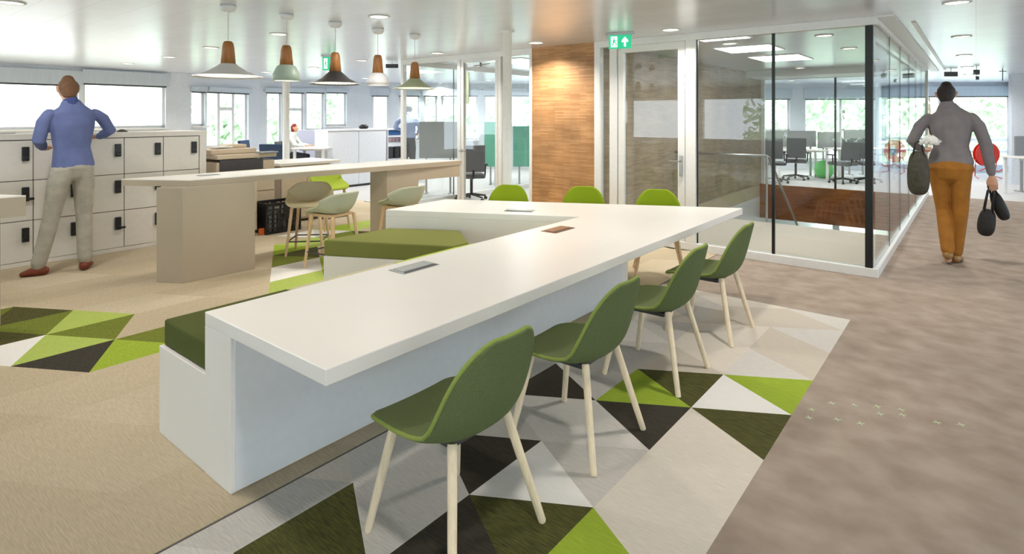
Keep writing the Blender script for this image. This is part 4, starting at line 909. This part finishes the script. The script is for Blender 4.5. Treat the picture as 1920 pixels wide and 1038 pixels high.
    for s in 'LR':
        L(g, [tuple(sh[s]*.82+el[s]*.06+ch*.12)+(.026, .032), tuple(sh[s]*.6+el[s]*.4)+(.031, .033), tuple(el[s])+(.029, .029), tuple(el[s]*.5+wr[s]*.5)+(.026, .025), tuple(el[s]*.08+wr[s]*.92)+(.02, .019)])
    g.build('sweater' if 'knit' in top else 'shirt', top, r, remesh=vox)
    g = MB(); g.loft(S([tuple(nk-Vector((0, 0, .012)))+(.040, .040), tuple(nk+Vector((0, .002, .012)))+(.035, .037)])); g.build('collar', 'shirt_collar' if top == 'knit_blue' else top, r, smooth=True)
    hw = J.get('hipw', 1)
    g = MB(); L(g, [(hp.x, hp.y-.004, hp.z-.03, .088*hw, .068*hw), (hp.x, hp.y, hp.z+.02, .088, .064)])
    for s in 'LR':
        h_, k_, a_ = [Vector(J[q+s]) for q in ('hip', 'knee', 'ank')]
        L(g, [tuple(h_*.8+hp*.2)+(.054*hw, .062), tuple(h_*.65+k_*.35)+(.048, .052), tuple(k_)+(.037, .039), tuple(k_*.5+a_*.5)+(.035*spread, .038*spread), tuple(a_+Vector((0, 0, .008)))+(.032*spread, .035*spread)])
    g.build('trousers', bot, r, remesh=vox)
    for s in 'LR':
        a_, t_ = Vector(J['ank'+s]), Vector(J['toe'+s]); d = (t_-a_); d.z = 0; dn = d.normalized(); sd = Vector((-dn.y, dn.x, 0)); zt = t_.z
        g = MB(); hl = a_-dn*.022
        g.loft(S([(hl.x, hl.y, zt+.022, .024, .024), (a_.x, a_.y, zt+.026, .027, .028), tuple((a_*.4+t_*.6)[:2])+(zt+.018, .028, .018), (t_.x, t_.y, zt+.013, .023, .013)]), side=tuple(sd)); g.build('shoe', shoe, r, smooth=True, subsurf=1)
    return r
# man in blue, back to the camera, facing the lockers
J = dict(head=(-.012, .025, .945), neck=(-.005, .005, .872), chest=(0, 0, .76), waist=(.0, .004, .64), hips=(.005, 0, .56), hem=-.05,
         shL=(-.112, 0, .835), shR=(.115, 0, .835), elL=(-.14, .01, .68), elR=(.185, .02, .725), wrL=(-.085, .12, .64), wrR=(.17, .12, .69), handL=(.4, .6, -.1), handR=(-.3, .8, 0),
         hipL=(-.05, 0, .52), hipR=(.05, 0, .52), kneeL=(-.085, .02, .285), kneeR=(.052, .0, .285), ankL=(-.135, .03, .048), ankR=(.045, -.03, .048), toeL=(-.19, .06, 0), toeR=(.09, .04, 0))
person('person in a blue sweater and grey trousers seen from behind at the white lockers', (-7.33, 1.80, 0), PI/2+.12, 1.99, J, ('knit_blue', 'chino_grey', 'leather_brown'), 'hair_brown')
# walking woman / man with bags
J = dict(head=(-.008, .02, .94), neck=(-.004, .0, .872), chest=(.01, .0, .76), waist=(.012, .0, .645), hips=(.012, 0, .555), hem=-.03, hipw=1.22,
         shL=(-.10, 0, .825), shR=(.115, 0, .83), elL=(-.165, -.02, .67), elR=(.165, .0, .66), wrL=(-.12, .09, .62), wrR=(.19, .03, .495), handL=(.3, .9, -.1), handR=(.12, .05, -1),
         hipL=(-.04, 0, .515), hipR=(.055, 0, .515), kneeL=(-.02, .03, .29), kneeR=(.055, .01, .285), ankL=(.0, -.06, .07), ankR=(.035, .03, .048), toeL=(-.0, .02, .03), toeR=(.045, .12, 0))
WX, WY = -.24, 7.93
person('person in a grey sweater and ochre trousers walking away down the corridor with bags', (WX, WY, 0), .02, 1.96, J, ('knit_grey', 'chino_ochre', 'leather_tan'), 'hair_dark', long_hair=False)
# man standing in the office, back turned
J = dict(head=(.0, .03, .94), neck=(0, .005, .872), chest=(0, 0, .76), waist=(0, 0, .64), hips=(0, 0, .56), hem=-.01, shL=(-.112, 0, .83), shR=(.112, 0, .83), elL=(-.17, .0, .70), elR=(.14, .02, .68), wrL=(-.11, .11, .67), wrR=(.10, .10, .63),
         hipL=(-.045, 0, .52), hipR=(.045, 0, .52), kneeL=(-.05, .01, .285), kneeR=(.05, .01, .285), ankL=(-.055, 0, .048), ankR=(.055, 0, .048), toeL=(-.07, .09, 0), toeR=(.07, .09, 0))
a = dp(766, 13.9); person('person in a pale blue shirt standing in the office behind the glass partition', (a[0], a[1], 0), YAW, 1.89, J, ('shirt_pale_blue', 'trouser_dark', 'bag_black'), 'hair_grey', vox=.011)
# red haired person at the desk (seated)
J = dict(head=(0, .045, .848), neck=(0, .02, .775), chest=(0, -.01, .66), waist=(0, -.03, .53), hips=(0, -.03, .45), hem=-.02, shL=(-.105, 0, .735), shR=(.105, 0, .735), elL=(-.12, .09, .60), elR=(.13, .09, .60), wrL=(-.08, .23, .585), wrR=(.09, .23, .585),
         hipL=(-.05, .0, .43), hipR=(.05, .0, .43), kneeL=(-.06, .23, .42), kneeR=(.06, .23, .42), ankL=(-.06, .2, .19), ankR=(.06, .2, .19), toeL=(-.06, .29, .14), toeR=(.06, .29, .14))
a = dp(547, 12.5); person('person with short red hair in a white shirt sitting at the office desk', (a[0], a[1], .14), YAW-PI/2, 1.42, {k: v for k, v in J.items()}, ('shirt_white', 'trouser_dark', 'bag_black'), 'hair_red', vox=.011, long_hair=True)

# bags carried by the walking person
def bag(name, label, loc, rz, W, D, Hh, m, hand, tilt=0):
    r = thing(name, label, 'bag', loc, rz); r.rotation_euler = (0, tilt, rz)
    f = MB(); f.loft([(0, 0, -Hh, W*.5, D*.5), (0, 0, -Hh*.7, W*.54, D*.56), (0, 0, -Hh*.35, W*.5, D*.5), (0, 0, -.03, W*.40, D*.3)], n=20); f.build('bag_body', m, r, smooth=True, subsurf=1)
    f = MB()
    for s in (-1, 1): f.tube([(-W*.25, s*D*.2, -.06), (-W*.15, s*.015, hand*.8), (0, 0, hand), (W*.15, s*.015, hand*.8), (W*.25, s*D*.2, -.06)], .009)
    f.build('handles', 'bag_black', r, smooth=True)
    return r
def wp(x, y, d): a = dp(x, d); return (a[0], a[1], zz(y, d))
bag('handbag', 'dark olive shoulder bag at the left side of the walking person', wp(1722, 285, 6.30), .1, .20, .15, .40, 'bag_olive', .12)
bag('handbag', 'small black bag held highest in the right hand of the walking person', wp(1862, 360, 6.5), .2, .12, .10, .28, 'bag_black', .10, -.35)
bag('handbag', 'black bag hanging lowest, left of the other one in the right hand', wp(1853, 392, 6.5), .2, .16, .12, .25, 'bag_black', .26, .1)
f = MB(); p = wp(1742, 262, 6.2)
for k in range(4): f.tube([(p[0]-.08+k*.05, p[1], p[2]-.05), (p[0]-.02+k*.03, p[1]+.03, p[2]+.02), (p[0]+.07+k*.01, p[1], p[2]-.05+k*.01)], [.02, .04, .012], 8)
tag(f.build('paper_bundle', 'paper', smooth=True), 'crumpled white paper tucked under the left arm of the walking person', 'papers')
